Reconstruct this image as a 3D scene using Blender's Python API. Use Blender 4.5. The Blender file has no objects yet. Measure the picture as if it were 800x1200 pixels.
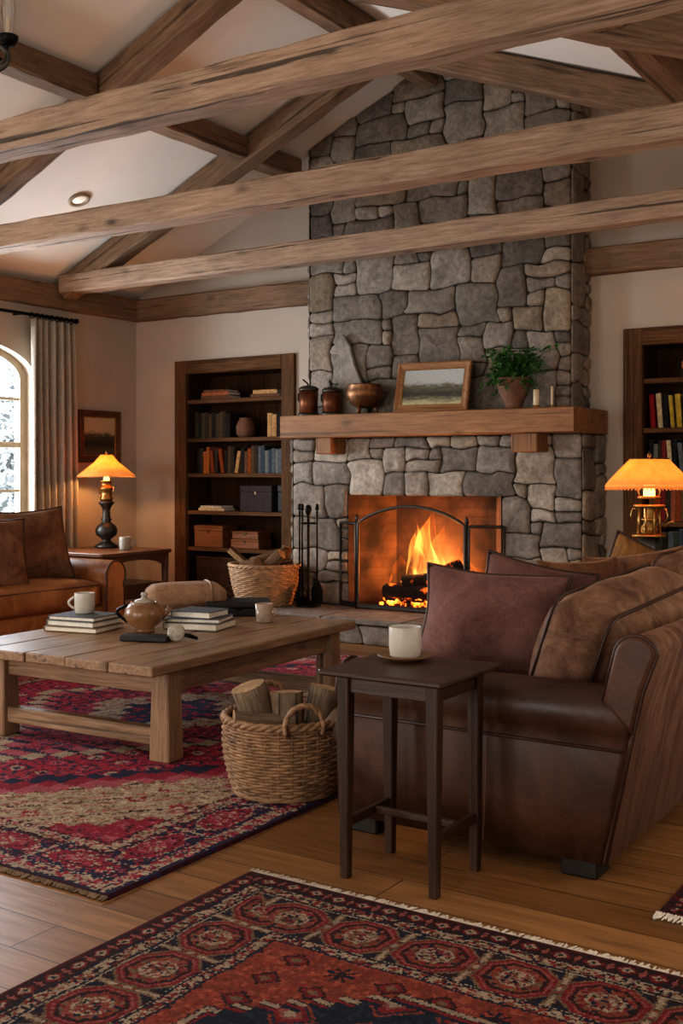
import bpy, bmesh, math, random
import numpy as np
from mathutils import Vector, Matrix, Euler, noise as mnoise
R = math.radians
PI = math.pi
rnd = random.Random(7)
COL = bpy.context.scene.collection

# ------------------------------------------------------------------ colours / materials
def lin(c):
    if isinstance(c, str):
        c = tuple(int(c[i:i+2], 16) / 255 for i in (0, 2, 4))
    return tuple(x / 12.92 if x <= .04045 else ((x + .055) / 1.055) ** 2.4 for x in c) + (1.0,)

class NT:
    """small node helper"""
    def __init__(s, name):
        s.m = bpy.data.materials.new(name); s.m.use_nodes = True
        s.t = s.m.node_tree; s.n = s.t.nodes; s.l = s.t.links
        s.b = s.n['Principled BSDF']; s.out = s.n['Material Output']
    def N(s, typ, **kw):
        n = s.n.new(typ)
        for k, v in kw.items():
            if k in n.inputs.keys():
                if hasattr(v, 'is_linked') or isinstance(v, bpy.types.NodeSocket): s.l.new(v, n.inputs[k])
                else: n.inputs[k].default_value = v
            else: setattr(n, k, v)
        return n
    def L(s, a, b): s.l.new(a, b)
    def S(s, **kw):
        for k, v in kw.items():
            k = k.replace('_', ' ')
            if isinstance(v, bpy.types.NodeSocket): s.l.new(v, s.b.inputs[k])
            else: s.b.inputs[k].default_value = v
    def coord(s, scale=(1, 1, 1), rand=True):
        tc = s.N('ShaderNodeTexCoord'); o = tc.outputs['Object']
        if rand:
            oi = s.N('ShaderNodeObjectInfo')
            mul = s.N('ShaderNodeMath', operation='MULTIPLY'); s.L(oi.outputs['Random'], mul.inputs[0]); mul.inputs[1].default_value = 37.7
            ad = s.N('ShaderNodeVectorMath', operation='ADD'); s.L(o, ad.inputs[0]); s.L(mul.outputs[0], ad.inputs[1]); o = ad.outputs[0]
        mp = s.N('ShaderNodeMapping'); mp.inputs['Scale'].default_value = scale; s.L(o, mp.inputs['Vector'])
        return mp.outputs[0]
    def noise(s, vec, scale, detail=6, rough=.6, dist=0):
        n = s.N('ShaderNodeTexNoise'); s.L(vec, n.inputs['Vector'])
        n.inputs['Scale'].default_value = scale; n.inputs['Detail'].default_value = detail
        n.inputs['Roughness'].default_value = rough; n.inputs['Distortion'].default_value = dist
        return n.outputs['Fac']
    def ramp(s, fac, stops):
        r = s.N('ShaderNodeValToRGB'); s.L(fac, r.inputs['Fac']); e = r.color_ramp.elements
        while len(e) < len(stops): e.new(.5)
        for i, (p, c) in enumerate(stops):
            e[i].position = p; e[i].color = lin(c) if not (isinstance(c, tuple) and len(c) == 4) else c
        return r.outputs['Color']
    def mix(s, a, b, fac, mode='MIX'):
        n = s.N('ShaderNodeMix', data_type='RGBA', blend_type=mode)
        for sock, v in ((n.inputs[0], fac), (n.inputs[6], a), (n.inputs[7], b)):
            if isinstance(v, bpy.types.NodeSocket): s.L(v, sock)
            else: sock.default_value = v
        return n.outputs[2]
    def bump(s, h, strength=.3, dist=.01):
        b = s.N('ShaderNodeBump'); s.L(h, b.inputs['Height']); b.inputs['Strength'].default_value = strength; b.inputs['Distance'].default_value = dist
        s.L(b.outputs[0], s.b.inputs['Normal'])

def grey(v): return (v, v, v, 1.0)

def wood(name, c1, c2, c3, axis=0, rough=.55, cross=16, crack=.6, bump=.5, spec=.35):
    t = NT(name)
    sc = [cross, cross, cross]; sc[axis] = 1.1
    v = t.coord(tuple(sc)); base = t.noise(v, 3.2, 10, .78, .35)
    col = t.ramp(base, [(.25, c1), (.5, c2), (.78, c3)])
    sc2 = [1.2, 1.2, 1.2]; sc2[axis] = .8
    v2 = t.coord(tuple(sc2)); big = t.noise(v2, 2.2, 3, .5)
    col = t.mix(col, t.ramp(big, [(.3, grey(.6)), (.7, grey(1.0))]), .75, 'MULTIPLY')
    sc3 = [26, 26, 26]; sc3[axis] = .55
    v3 = t.coord(tuple(sc3)); cr = t.noise(v3, 1.0, 4, .5, .3)
    crk = t.ramp(cr, [(.345, grey(.10)), (.40, grey(1.0))])
    col = t.mix(col, crk, crack, 'MULTIPLY')
    vo = t.N('ShaderNodeTexVoronoi'); sck = [5.5, 5.5, 5.5]; sck[axis] = 2.6
    t.L(t.coord(tuple(sck)), vo.inputs['Vector']); vo.inputs['Scale'].default_value = 1.0
    kn = t.ramp(vo.outputs['Distance'], [(.06, grey(.15)), (.13, grey(.6)), (.22, grey(1.0))])
    col = t.mix(col, kn, crack * .9, 'MULTIPLY')
    t.S(Base_Color=col, Roughness=rough)
    t.b.inputs['Specular IOR Level'].default_value = spec
    t.bump(t.mix(base, crk, .4), bump, .006)
    return t.m

def plain(name, c, rough=.5, metal=0, var=.25, scale=14, bump=.1, spec=.4):
    t = NT(name); v = t.coord(); n = t.noise(v, scale, 6, .6)
    c = lin(c)
    lo = tuple(x * (1 - var) for x in c[:3]) + (1,); hi = tuple(min(1, x * (1 + var)) for x in c[:3]) + (1,)
    t.S(Base_Color=t.ramp(n, [(.3, lo), (.7, hi)]), Roughness=rough, Metallic=metal)
    t.b.inputs['Specular IOR Level'].default_value = spec
    if bump: t.bump(n, bump, .004)
    return t.m

def leather(name, c1, c2, c3, rough=.42):
    t = NT(name); v = t.coord()
    n = t.noise(v, 3.2, 8, .68, .4); f = t.noise(v, 90, 3, .6)
    col = t.ramp(n, [(.28, c1), (.5, c2), (.75, c3)])
    vo = t.N('ShaderNodeTexVoronoi'); t.L(v, vo.inputs['Vector']); vo.inputs['Scale'].default_value = 160
    col = t.mix(col, t.ramp(f, [(.35, grey(.6)), (.6, grey(1))]), .5, 'MULTIPLY')
    t.S(Base_Color=col, Roughness=t.ramp(n, [(.3, grey(rough - .08)), (.7, grey(rough + .2))]))
    t.b.inputs['Specular IOR Level'].default_value = .4
    t.bump(t.mix(vo.outputs['Distance'], n, .75), .14, .004)
    return t.m

def velvet(name, c1, c2, scale=6, stretch=(1, 1, 1), sheen=.5):
    t = NT(name); v = t.coord(stretch)
    n = t.noise(v, scale, 9, .72, .6); f = t.noise(t.coord(), 120, 3, .7)
    col = t.ramp(n, [(.32, c1), (.68, c2)])
    col = t.mix(col, t.ramp(f, [(.3, grey(.6)), (.65, grey(1))]), .6, 'MULTIPLY')
    t.S(Base_Color=col, Roughness=.85)
    t.b.inputs['Sheen Weight'].default_value = sheen; t.b.inputs['Sheen Roughness'].default_value = .4
    t.b.inputs['Sheen Tint'].default_value = lin(c2)
    t.b.inputs['Specular IOR Level'].default_value = .15
    t.bump(t.mix(n, f, .4), .4, .006)
    return t.m

def attr_mat(name, rough=.9, nscale=40, amount=.45, bump=.5, bdist=.01, sheen=0):
    """colour from the mesh's painted colour attribute, broken up by noise"""
    t = NT(name); a = t.N('ShaderNodeAttribute', attribute_name='Col'); v = t.coord(rand=False)
    n = t.noise(v, nscale, 8, .72); n2 = t.noise(v, nscale * .22, 5, .6)
    col = t.mix(a.outputs['Color'], t.ramp(n, [(.3, grey(.45)), (.65, grey(1.15))]), amount, 'MULTIPLY')
    col = t.mix(col, t.ramp(n2, [(.3, grey(.55)), (.7, grey(1.1))]), amount, 'MULTIPLY')
    t.S(Base_Color=col, Roughness=rough)
    t.b.inputs['Specular IOR Level'].default_value = .25
    if sheen: t.b.inputs['Sheen Weight'].default_value = sheen
    t.bump(t.mix(n, n2, .5), bump, bdist)
    return t.m

def emis(name, c, strength, base='000000'):
    t = NT(name); t.S(Base_Color=lin(base)); t.b.inputs['Emission Color'].default_value = lin(c); t.b.inputs['Emission Strength'].default_value = strength
    return t.m

MAT = {}
OAKC = ('6a5342', 'a88b72', 'cbb199')
for i, ax in enumerate('xyz'):
    MAT['oak_' + ax] = wood('weathered oak ' + ax, *OAKC, axis=i, rough=.78, crack=.85, bump=.8)
    MAT['frame_' + ax] = wood('brown oak ' + ax, '3a2617', '69482c', '8e6641', axis=i, rough=.7, spec=.15, crack=.5)
    MAT['table_' + ax] = wood('rustic table wood ' + ax, '5e4836', 'a08062', 'd0b08c', axis=i, rough=.36, crack=.6, spec=.5)
    MAT['dark_' + ax] = wood('dark walnut ' + ax, '22140d', '422a1c', '60422e', axis=i, rough=.38, crack=.35, spec=.5)
    MAT['honey_' + ax] = wood('honey oak ' + ax, '6b4428', '9a6b42', 'b98a5c', axis=i, rough=.6, crack=.55)
for i, ax in enumerate('xyz'): MAT['case_' + ax] = wood('dark brown cabinet ' + ax, '20130a', '402816', '5a3c22', axis=i, rough=.8, crack=.3, spec=.08)
MAT['foot'] = plain('black stained foot', '1c1410', .5)
MAT['rafter'] = wood('dark rafter oak', '4c3828', '84664c', 'a68668', axis=0, rough=.7, crack=.6)
MAT['endtable'] = wood('red brown end table wood', '3a2012', '6b4026', '8a5a38', axis=0, rough=.35, crack=.2, spec=.5)
MAT['box_wood'] = wood('orange box wood', '5a341a', '8a5630', 'a4703f', axis=0, rough=.5, crack=.2)
MAT['plaster'] = plain('cream plaster', 'b9aa99', .9, 0, .05, 2.5, .04, .2)
MAT['ceil'] = plain('ceiling plaster', 'e6dccf', .9, 0, .04, 2, .03, .2)
MAT['white_paint'] = plain('cream window paint', '9c8a70', .5, 0, .08, 8, .05)
MAT['iron'] = plain('black iron', '15130f', .45, .75, .3, 30, .15)
MAT['screen_iron'] = plain('dark grey iron', '4a4540', .42, .8, .3, 30, .15)
MAT['bronze'] = plain('aged bronze', '5a4a35', .38, .85, .45, 25, .2)
MAT['brass'] = plain('aged brass', 'a9824a', .33, .9, .35, 25, .15)
MAT['pewter'] = plain('dark pewter', '4e4a44', .38, .75, .45, 22, .3)
MAT['copper'] = plain('dark copper', '6f4128', .4, .75, .5, 14, .25)
MAT['hammered'] = plain('hammered brass', '7a5436', .42, .7, .5, 26, .5)
MAT['terracotta'] = plain('terracotta', '74513c', .85, 0, .25, 18, .15)
MAT['ceramic'] = plain('cream ceramic', 'c2b9ab', .35, 0, .1, 18, .03)
MAT['speckled'] = plain('speckled stoneware', 'a49a8a', .4, 0, .35, 60, .05)
MAT['coffee'] = plain('coffee', '20120a', .15, 0, .1, 5, 0)
MAT['pottery'] = plain('brown glazed pottery', '86603f', .3, 0, .35, 14, .05, .6)
MAT['saucer'] = plain('brown saucer', '7a5a3e', .35, 0, .2, 20, .03)
MAT['paper'] = plain('book pages', 'e6dfd0', .9, 0, .12, 60, .1)
MAT['black_cloth'] = plain('black book cloth', '1d1b1a', .55, 0, .3, 40, .1)
MAT['slate_cloth'] = plain('slate book cloth', '55595c', .6, 0, .2, 40, .1)
MAT['grey_cloth'] = plain('grey book cloth', '77736c', .6, 0, .2, 40, .1)
MAT['tan_cloth'] = plain('tan book cloth', '8a6c4e', .6, 0, .2, 40, .1)
MAT['plum'] = plain('dark plum cloth', '463a3c', .8, 0, .3, 40, .1, .1)
MAT['linen'] = velvet('grey brown linen', '94887a', 'c0b2a0', 30, (6, 6, .6), .1)
MAT['canvas'] = velvet('tan canvas', '8f6c52', 'b8957a', 12, (1, 1, 1), .1)
MAT['leaf'] = plain('green leaf', '3c6428', .5, 0, .5, 30, .05)
MAT['wicker'] = plain('tan wicker', '937253', .6, 0, .45, 22, .2)
MAT['wicker_light'] = plain('pale wicker', 'a88563', .6, 0, .4, 22, .2)
MAT['wicker_dark'] = plain('dark wicker', '452d1c', .6, 0, .5, 22, .2)
MAT['bark_dark'] = wood('brown bark', '3a2618', '6e523c', '8f7152', axis=2, rough=.95, crack=.8, bump=1, cross=30, spec=.1)
MAT['bark'] = wood('grey bark', '3c3026', '84705c', 'b5a28c', axis=2, rough=.95, crack=.9, bump=1, cross=30, spec=.1)
def mk_cut():
    t = NT('cut log face'); v = t.coord(rand=False)
    w = t.N('ShaderNodeTexWave', wave_type='RINGS', rings_direction='Z'); t.L(v, w.inputs['Vector']); w.inputs['Scale'].default_value = 34; w.inputs['Distortion'].default_value = 4; w.inputs['Detail'].default_value = 3; w.inputs['Detail Scale'].default_value = 2.5
    n = t.noise(t.coord((40, 40, 5)), 1.5, 8, .7); n2 = t.noise(t.coord(), 11, 4, .6)
    col = t.ramp(w.outputs['Fac'], [(.1, '9c744a'), (.6, 'd0a878')])
    col = t.mix(col, t.ramp(n, [(.3, grey(.42)), (.62, grey(1.05))]), .9, 'MULTIPLY'); col = t.mix(col, t.ramp(n2, [(.3, grey(.5)), (.65, grey(1.05))]), .8, 'MULTIPLY')
    t.S(Base_Color=col, Roughness=.85); t.bump(n, .7, .01); return t.m
MAT['cut'] = mk_cut()
MAT['wax'] = plain('candle wax', 'cdb794', .5, 0, .08, 10, .02)
MAT['snow'] = plain('snow', 'e8ecf0', .9, 0, .05, 3, .1)
MAT['firtree'] = plain('snowy needles', '8c9492', .9, 0, .8, 3, .1)
MAT['fringe_tan'] = plain('tan fringe', '7e6a54', .95, 0, .3, 30, .1)
MAT['fringe'] = plain('cream fringe', 'e6dccb', .95, 0, .2, 30, .1)
MAT['piping_d'] = leather('dark piping', '2a170e', '3f2618', '553420')
MAT['lea_d'] = leather('dark brown leather', '2e1a10', '4a2d1c', '69442c', .4)
MAT['lea_c'] = leather('cognac leather', '563219', '985f36', 'c48a54', .4)
MAT['velvet_back'] = velvet('streaked brown nubuck', '50362a', '916e59', 2.2, (6, 6, .35), .4)
MAT['nub'] = velvet('brown nubuck', '54392c', '9c785f', 7, (1, 1, 1), .4)
MAT['mauve'] = velvet('mauve brown velvet', '523530', '8a665c', 4, (1, 1, 1), .5)
MAT['plush'] = velvet('brown plush', '543626', '936a4e', 8, (1, 1, 1), .5)
MAT['gold_vel'] = velvet('gold brown velvet', '6b4626', 'a87a48', 9, (3, 1, 1), .5)

def mk_glass(name, tint=(1, 1, 1, 1), gloss=.1):
    t = NT(name); tr = t.N('ShaderNodeBsdfTransparent'); tr.inputs['Color'].default_value = tint
    gl = t.N('ShaderNodeBsdfGlossy'); gl.inputs['Roughness'].default_value = .05
    mx = t.N('ShaderNodeMixShader'); mx.inputs[0].default_value = gloss
    t.L(tr.outputs[0], mx.inputs[1]); t.L(gl.outputs[0], mx.inputs[2]); t.L(mx.outputs[0], t.out.inputs['Surface'])
    return t.m
MAT['glass'] = mk_glass('window glass', (.97, .98, 1, 1), .05)
MAT['drink_glass'] = plain('cloudy glass', 'b8a08c', .18, 0, .15, 20, 0, .6); MAT['drink_glass'].node_tree.nodes['Principled BSDF'].inputs['Alpha'].default_value = .8

def mk_gauze():
    t = NT('spark screen gauze'); tr = t.N('ShaderNodeBsdfTransparent'); df = t.N('ShaderNodeBsdfDiffuse'); df.inputs['Color'].default_value = lin('3a2a20')
    tc = t.coord(rand=False)
    w = t.N('ShaderNodeTexChecker'); t.L(tc, w.inputs['Vector']); w.inputs['Scale'].default_value = 500
    mr = t.N('ShaderNodeMapRange'); t.L(w.outputs['Fac'], mr.inputs[0]); mr.inputs[3].default_value = .08; mr.inputs[4].default_value = .34
    mx = t.N('ShaderNodeMixShader'); t.L(mr.outputs[0], mx.inputs[0])
    t.L(tr.outputs[0], mx.inputs[1]); t.L(df.outputs[0], mx.inputs[2]); t.L(mx.outputs[0], t.out.inputs['Surface'])
    return t.m
MAT['gauze'] = mk_gauze()

def mk_shade(name, c, e):
    t = NT(name); v = t.coord((9, 9, 1.2)); n = t.noise(v, 3, 6, .6)
    col = t.ramp(n, [(.3, c), (.7, 'efae60')])
    df = t.N('ShaderNodeBsdfDiffuse'); tl = t.N('ShaderNodeBsdfTranslucent'); em = t.N('ShaderNodeEmission'); em.inputs['Strength'].default_value = e
    for k in (df, tl, em): t.L(col, k.inputs['Color'])
    mx = t.N('ShaderNodeMixShader'); mx.inputs[0].default_value = .55; t.L(df.outputs[0], mx.inputs[1]); t.L(tl.outputs[0], mx.inputs[2])
    ad = t.N('ShaderNodeAddShader'); t.L(mx.outputs[0], ad.inputs[0]); t.L(em.outputs[0], ad.inputs[1]); t.L(ad.outputs[0], t.out.inputs['Surface'])
    return t.m
MAT['shade'] = mk_shade('parchment shade', 'e39a48', .34)
MAT['shade_trim'] = mk_shade('beaded trim', 'c9a87c', .1)
MAT['bulb'] = emis('glowing candle tube', 'ffc465', 4)
MAT['downlight'] = emis('recessed lamp', 'ffe8cc', .35, 'dddddd')

def mk_flame(name, power, lo, hi, cols):
    t = NT(name); t.n.remove(t.b)
    tc = t.N('ShaderNodeTexCoord'); sp = t.N('ShaderNodeSeparateXYZ'); t.L(tc.outputs['Generated'], sp.inputs[0])
    oi = t.N('ShaderNodeObjectInfo'); ad = t.N('ShaderNodeVectorMath', operation='ADD'); t.L(tc.outputs['Object'], ad.inputs[0]); t.L(oi.outputs['Random'], ad.inputs[1])
    mp = t.N('ShaderNodeMapping'); mp.inputs['Scale'].default_value = (22, 22, 3.4); t.L(ad.outputs[0], mp.inputs[0])
    n = t.noise(mp.outputs[0], 1.0, 5, .62, 1.6)
    dens = t.ramp(n, [(lo, grey(0.0)), (hi, grey(1.0))])
    fall = t.ramp(sp.outputs['Z'], [(0.0, grey(1.0)), (.4, grey(.55)), (.75, grey(.2)), (1.0, grey(.0))])
    ln = t.N('ShaderNodeVectorMath', operation='SUBTRACT'); t.L(tc.outputs['Generated'], ln.inputs[0]); ln.inputs[1].default_value = (.5, .5, 0)
    fl = t.N('ShaderNodeVectorMath', operation='MULTIPLY'); t.L(ln.outputs[0], fl.inputs[0]); fl.inputs[1].default_value = (2, 2, 0)
    le = t.N('ShaderNodeVectorMath', operation='LENGTH'); t.L(fl.outputs[0], le.inputs[0])
    rim = t.ramp(le.outputs['Value'], [(.05, grey(1)), (.6, grey(.5)), (1.0, grey(0))])
    st = t.mix(t.mix(dens, fall, 1.0, 'MULTIPLY'), rim, 1.0, 'MULTIPLY')
    mul = t.N('ShaderNodeMath', operation='MULTIPLY'); t.L(st, mul.inputs[0]); mul.inputs[1].default_value = power
    col = t.ramp(sp.outputs['Z'], [(0.0, cols[0]), (.45, cols[1]), (1.0, cols[2])])
    em = t.N('ShaderNodeEmission'); t.L(col, em.inputs['Color']); t.L(mul.outputs[0], em.inputs['Strength'])
    t.L(em.outputs[0], t.out.inputs['Volume'])
    return t.m
MAT['flame'] = mk_flame('flame', 420, .36, .66, [(1.0, .46, .10, 1), (1.0, .36, .06, 1), (1.0, .2, .02, 1)])
MAT['flame_soft'] = mk_flame('outer flame', 60, .36, .72, [(1.0, .30, .04, 1), (1.0, .22, .025, 1), (1.0, .13, .01, 1)])

def mk_ember(name, thr, strength):
    t = NT(name); v = t.coord(); n = t.noise(v, 14, 6, .7); tc = t.N('ShaderNodeTexCoord')
    t.S(Base_Color=t.ramp(n, [(.3, '0c0806'), (.7, '2a1c14')]), Roughness=.95)
    n2 = t.noise(v, 9, 4, .6)
    t.S(Emission_Color=t.ramp(n2, [(thr, grey(0)), (thr + .1, (.9, .12, .01, 1)), (thr + .25, (1, .4, .06, 1))]), Emission_Strength=strength)
    t.bump(n, .8, .02)
    return t.m
MAT['char'] = mk_ember('charred log', .57, 3.0)
MAT['ember'] = mk_ember('glowing embers', .44, 7.0)

def mk_brick():
    t = NT('sooty firebrick'); tc = t.N('ShaderNodeTexCoord')
    mp = t.N('ShaderNodeMapping'); mp.inputs['Rotation'].default_value = (R(90), 0, 0); t.L(tc.outputs['Object'], mp.inputs[0])
    b = t.N('ShaderNodeTexBrick'); t.L(mp.outputs[0], b.inputs['Vector'])
    b.inputs['Scale'].default_value = 1; b.inputs['Brick Width'].default_value = .22; b.inputs['Row Height'].default_value = .07; b.inputs['Mortar Size'].default_value = .006
    b.inputs['Color1'].default_value = lin('5e4434'); b.inputs['Color2'].default_value = lin('563c2c'); b.inputs['Mortar'].default_value = lin('523828')
    n = t.noise(t.coord(rand=False), 4, 5, .6)
    t.S(Base_Color=t.mix(b.outputs['Color'], t.ramp(n, [(.35, grey(.12)), (.66, grey(1))]), .95, 'MULTIPLY'), Roughness=.95)
    return t.m
MAT['brick'] = mk_brick()

def mk_floor():
    t = NT('oak plank floor'); tc = t.N('ShaderNodeTexCoord')
    b = t.N('ShaderNodeTexBrick'); t.L(tc.outputs['Object'], b.inputs['Vector'])
    b.inputs['Scale'].default_value = 1; b.inputs['Brick Width'].default_value = 1.7; b.inputs['Row Height'].default_value = .165
    b.inputs['Mortar Size'].default_value = .0022; b.inputs['Mortar Smooth'].default_value = .3; b.inputs['Bias'].default_value = -.1
    b.offset = .37
    b.inputs['Color1'].default_value = lin('a8794a'); b.inputs['Color2'].default_value = lin('80562f'); b.inputs['Mortar'].default_value = lin('2e1b0d')
    mp = t.N('ShaderNodeMapping'); mp.inputs['Scale'].default_value = (1.2, 18, 1); t.L(tc.outputs['Object'], mp.inputs[0])
    n = t.noise(mp.outputs[0], 1.6, 9, .7, .8); n2 = t.noise(tc.outputs['Object'], 1.3, 3, .5)
    col = t.mix(b.outputs['Color'], t.ramp(n, [(.28, grey(.42)), (.6, grey(1.05))]), .85, 'MULTIPLY')
    col = t.mix(col, t.ramp(n2, [(.3, grey(.7)), (.7, grey(1.05))]), .7, 'MULTIPLY')
    t.S(Base_Color=col, Roughness=t.ramp(n, [(.3, grey(.5)), (.7, grey(.34))]))
    t.b.inputs['Specular IOR Level'].default_value = .45
    t.bump(t.mix(n, b.outputs['Fac'], .35), .12, .004)
    return t.m
MAT['floor'] = mk_floor()

def mk_painting(name, sky, mid, dark, ground):
    t = NT(name); tc = t.N('ShaderNodeTexCoord'); sp = t.N('ShaderNodeSeparateXYZ'); t.L(tc.outputs['Generated'], sp.inputs[0])
    mp = t.N('ShaderNodeMapping'); mp.inputs['Scale'].default_value = (3, 3, 7); t.L(tc.outputs['Generated'], mp.inputs[0])
    n = t.noise(mp.outputs[0], 2.0, 8, .72, .8)
    ad = t.N('ShaderNodeMath', operation='MULTIPLY_ADD'); t.L(n, ad.inputs[0]); ad.inputs[1].default_value = .5; t.L(sp.outputs['Z'], ad.inputs[2])
    col = t.ramp(ad.outputs[0], [(.30, ground), (.46, mid), (.55, dark), (.78, mid), (.88, sky), (1.0, sky)])
    n2 = t.noise(mp.outputs[0], 9, 5, .7)
    t.S(Base_Color=t.mix(col, t.ramp(n2, [(.35, grey(.45)), (.6, grey(1.1))]), .6, 'MULTIPLY'), Roughness=.45)
    return t.m
MAT['painting_m'] = mk_painting('meadow painting', 'b4b4ae', '6a6248', '26261c', 'bcae84')
MAT['painting_w'] = mk_painting('woodland painting', 'c0ac8a', '4c4430', '1e1a12', '5c4d36')
MAT['stone'] = attr_mat('grey fieldstone', .92, 26, .85, 1.0, .03)
MAT['rug'] = attr_mat('rug pile', .95, 110, .5, .8, .006, 0)

# ------------------------------------------------------------------ geometry helpers
class MB:
    def __init__(s): s.bm = bmesh.new(); s.mi = 0
    def _f(s, vs, smooth=False):
        try:
            f = s.bm.faces.new(vs); f.material_index = s.mi; f.smooth = smooth; return f
        except ValueError: return None
    def box(s, c, d, rot=None, bev=0.0, seg=1):
        x, y, z = (k / 2 for k in d)
        vs = [s.bm.verts.new(Vector(p)) for p in ((-x,-y,-z),(x,-y,-z),(x,y,-z),(-x,y,-z),(-x,-y,z),(x,-y,z),(x,y,z),(-x,y,z))]
        fs = [s._f([vs[i] for i in q]) for q in ((3,2,1,0),(4,5,6,7),(0,1,5,4),(1,2,6,5),(2,3,7,6),(3,0,4,7))]
        allv = vs
        if bev:
            es = list({e for f in fs for e in f.edges})
            r = bmesh.ops.bevel(s.bm, geom=es, offset=bev, segments=seg, affect='EDGES', profile=.6)
            allv = list({v for f in r['faces'] for v in f.verts} | {v for v in vs if v.is_valid})
            for f in r['faces']: f.material_index = s.mi; f.smooth = seg > 1
        M = Matrix.Translation(Vector(c)) @ (Euler(rot).to_matrix().to_4x4() if rot else Matrix.Identity(4))
        for v in allv: v.co = M @ v.co
        return s
    def span(s, a, b, bev=0.0, seg=1):
        return s.box([(a[i] + b[i]) / 2 for i in range(3)], [abs(b[i] - a[i]) for i in range(3)], None, bev, seg)
    def lathe(s, prof, c=(0, 0, 0), n=28, M=None, smooth=True, squash=(1, 1)):
        rings = []
        for r, z in prof:
            if r < 1e-5: rings.append([s.bm.verts.new((0, 0, z))])
            else: rings.append([s.bm.verts.new((r * squash[0] * math.cos(2*PI*i/n), r * squash[1] * math.sin(2*PI*i/n), z)) for i in range(n)])
        for a, b in zip(rings, rings[1:]):
            for i in range(n):
                j = (i + 1) % n
                if len(a) == 1 and len(b) == 1: continue
                if len(a) == 1: s._f([a[0], b[i], b[j]][::-1], smooth)
                elif len(b) == 1: s._f([a[i], a[j], b[0]], smooth)
                else: s._f([a[i], a[j], b[j], b[i]], smooth)
        T = Matrix.Translation(Vector(c))
        if M is not None: T = T @ M
        for ring in rings:
            for v in ring: v.co = T @ v.co
        return s
    def tube(s, pts, r, n=8, closed=False, smooth=True, cap=True):
        pts = [Vector(p) for p in pts]; m = len(pts); rings = []
        up = None
        for i, p in enumerate(pts):
            if closed: d = pts[(i + 1) % m] - pts[i - 1]
            else: d = pts[min(i + 1, m - 1)] - pts[max(i - 1, 0)]
            if d.length < 1e-9: d = Vector((0, 0, 1))
            d.normalize()
            if up is None:
                up = Vector((0, 0, 1)) if abs(d.z) < .9 else Vector((1, 0, 0))
            a = (up - d * up.dot(d))
            if a.length < 1e-4: a = d.orthogonal()
            a.normalize(); b = d.cross(a); up = a
            rr = r[i] if isinstance(r, (list, tuple)) else r
            rings.append([s.bm.verts.new(p + a * rr * math.cos(2*PI*k/n) + b * rr * math.sin(2*PI*k/n)) for k in range(n)])
        rng = range(m) if closed else range(m - 1)
        for i in rng:
            A, B = rings[i], rings[(i + 1) % m]
            for k in range(n):
                l = (k + 1) % n; s._f([A[k], A[l], B[l], B[k]], smooth)
        if cap and not closed:
            s._f(rings[0][::-1]); s._f(rings[-1])
        return s
    def prism(s, poly, axis, a, b, bev=0.0, smooth=False, seg=2):
        """poly: 2-D outline; axis 0: outline in YZ along X; 1: XZ along Y; 2: XY along Z"""
        def P(p, k):
            return ((k, p[0], p[1]), (p[0], k, p[1]), (p[0], p[1], k))[axis]
        A = [s.bm.verts.new(P(p, a)) for p in poly]; B = [s.bm.verts.new(P(p, b)) for p in poly]
        n = len(poly); fs = []
        for i in range(n):
            j = (i + 1) % n; fs.append(s._f([A[i], A[j], B[j], B[i]], smooth))
        fa = s._f(A[::-1]); fb = s._f(B)
        bmesh.ops.recalc_face_normals(s.bm, faces=[f for f in fs + [fa, fb] if f])
        if bev:
            es = list(set(fa.edges) | set(fb.edges))
            r = bmesh.ops.bevel(s.bm, geom=es, offset=bev, segments=seg, affect='EDGES', profile=.5)
            for f in r['faces']: f.smooth = True; f.material_index = s.mi
        return s
    def quad(s, a, b, c, d, smooth=False):
        return s._f([s.bm.verts.new(Vector(p)) for p in (a, b, c, d)], smooth)
    def rbox(s, c, d, r=.05, puff=(0, 0, 0), n=(10, 10, 6), M=None, wr=0, seed=0):
        """soft rounded box, faces bulged by puff, wr = wrinkle size"""
        h = [k / 2 for k in d]; cache = {}
        off = Vector((seed * 3.1, seed * 1.7, seed))
        def V(p):
            key = tuple(round(x, 5) for x in p)
            if key in cache: return cache[key]
            w = [math.copysign(1 - (1 - abs(x)) ** 1.0, x) for x in p]
            q = Vector([w[i] * h[i] for i in range(3)])
            inn = Vector([max(-(h[i] - r), min(h[i] - r, q[i])) for i in range(3)])
            dd = q - inn
            if dd.length > 1e-7: q = inn + dd.normalized() * r * max(abs(dd[i]) / r for i in range(3)) ** 0.0 if dd.length > 1e-7 else q
            for i in range(3):
                j, k = (i + 1) % 3, (i + 2) % 3
                q[i] += puff[i] * p[i] * max(0, (1 - p[j] ** 2)) ** .7 * max(0, (1 - p[k] ** 2)) ** .7
            if wr:
                nv = mnoise.noise_vector(q * 5 + off); q += nv * wr
                q += mnoise.noise_vector(q * 13 + off) * wr * .35
            if M is not None: q = M @ q
            v = s.bm.verts.new(q + Vector(c)); cache[key] = v; return v
        def sp(k): return [-1 + 2 * i / k for i in range(k + 1)]
        for ax in range(3):
            j, k = (ax + 1) % 3, (ax + 2) % 3
            U, W = sp(n[j]), sp(n[k])
            for sg in (-1, 1):
                for a in range(n[j]):
                    for b in range(n[k]):
                        q = []
                        for (ua, wb) in ((U[a], W[b]), (U[a+1], W[b]), (U[a+1], W[b+1]), (U[a], W[b+1])):
                            p = [0, 0, 0]; p[ax] = sg; p[j] = ua; p[k] = wb; q.append(V(p))
                        s._f(q if sg > 0 else q[::-1], True)
        return s
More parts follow.
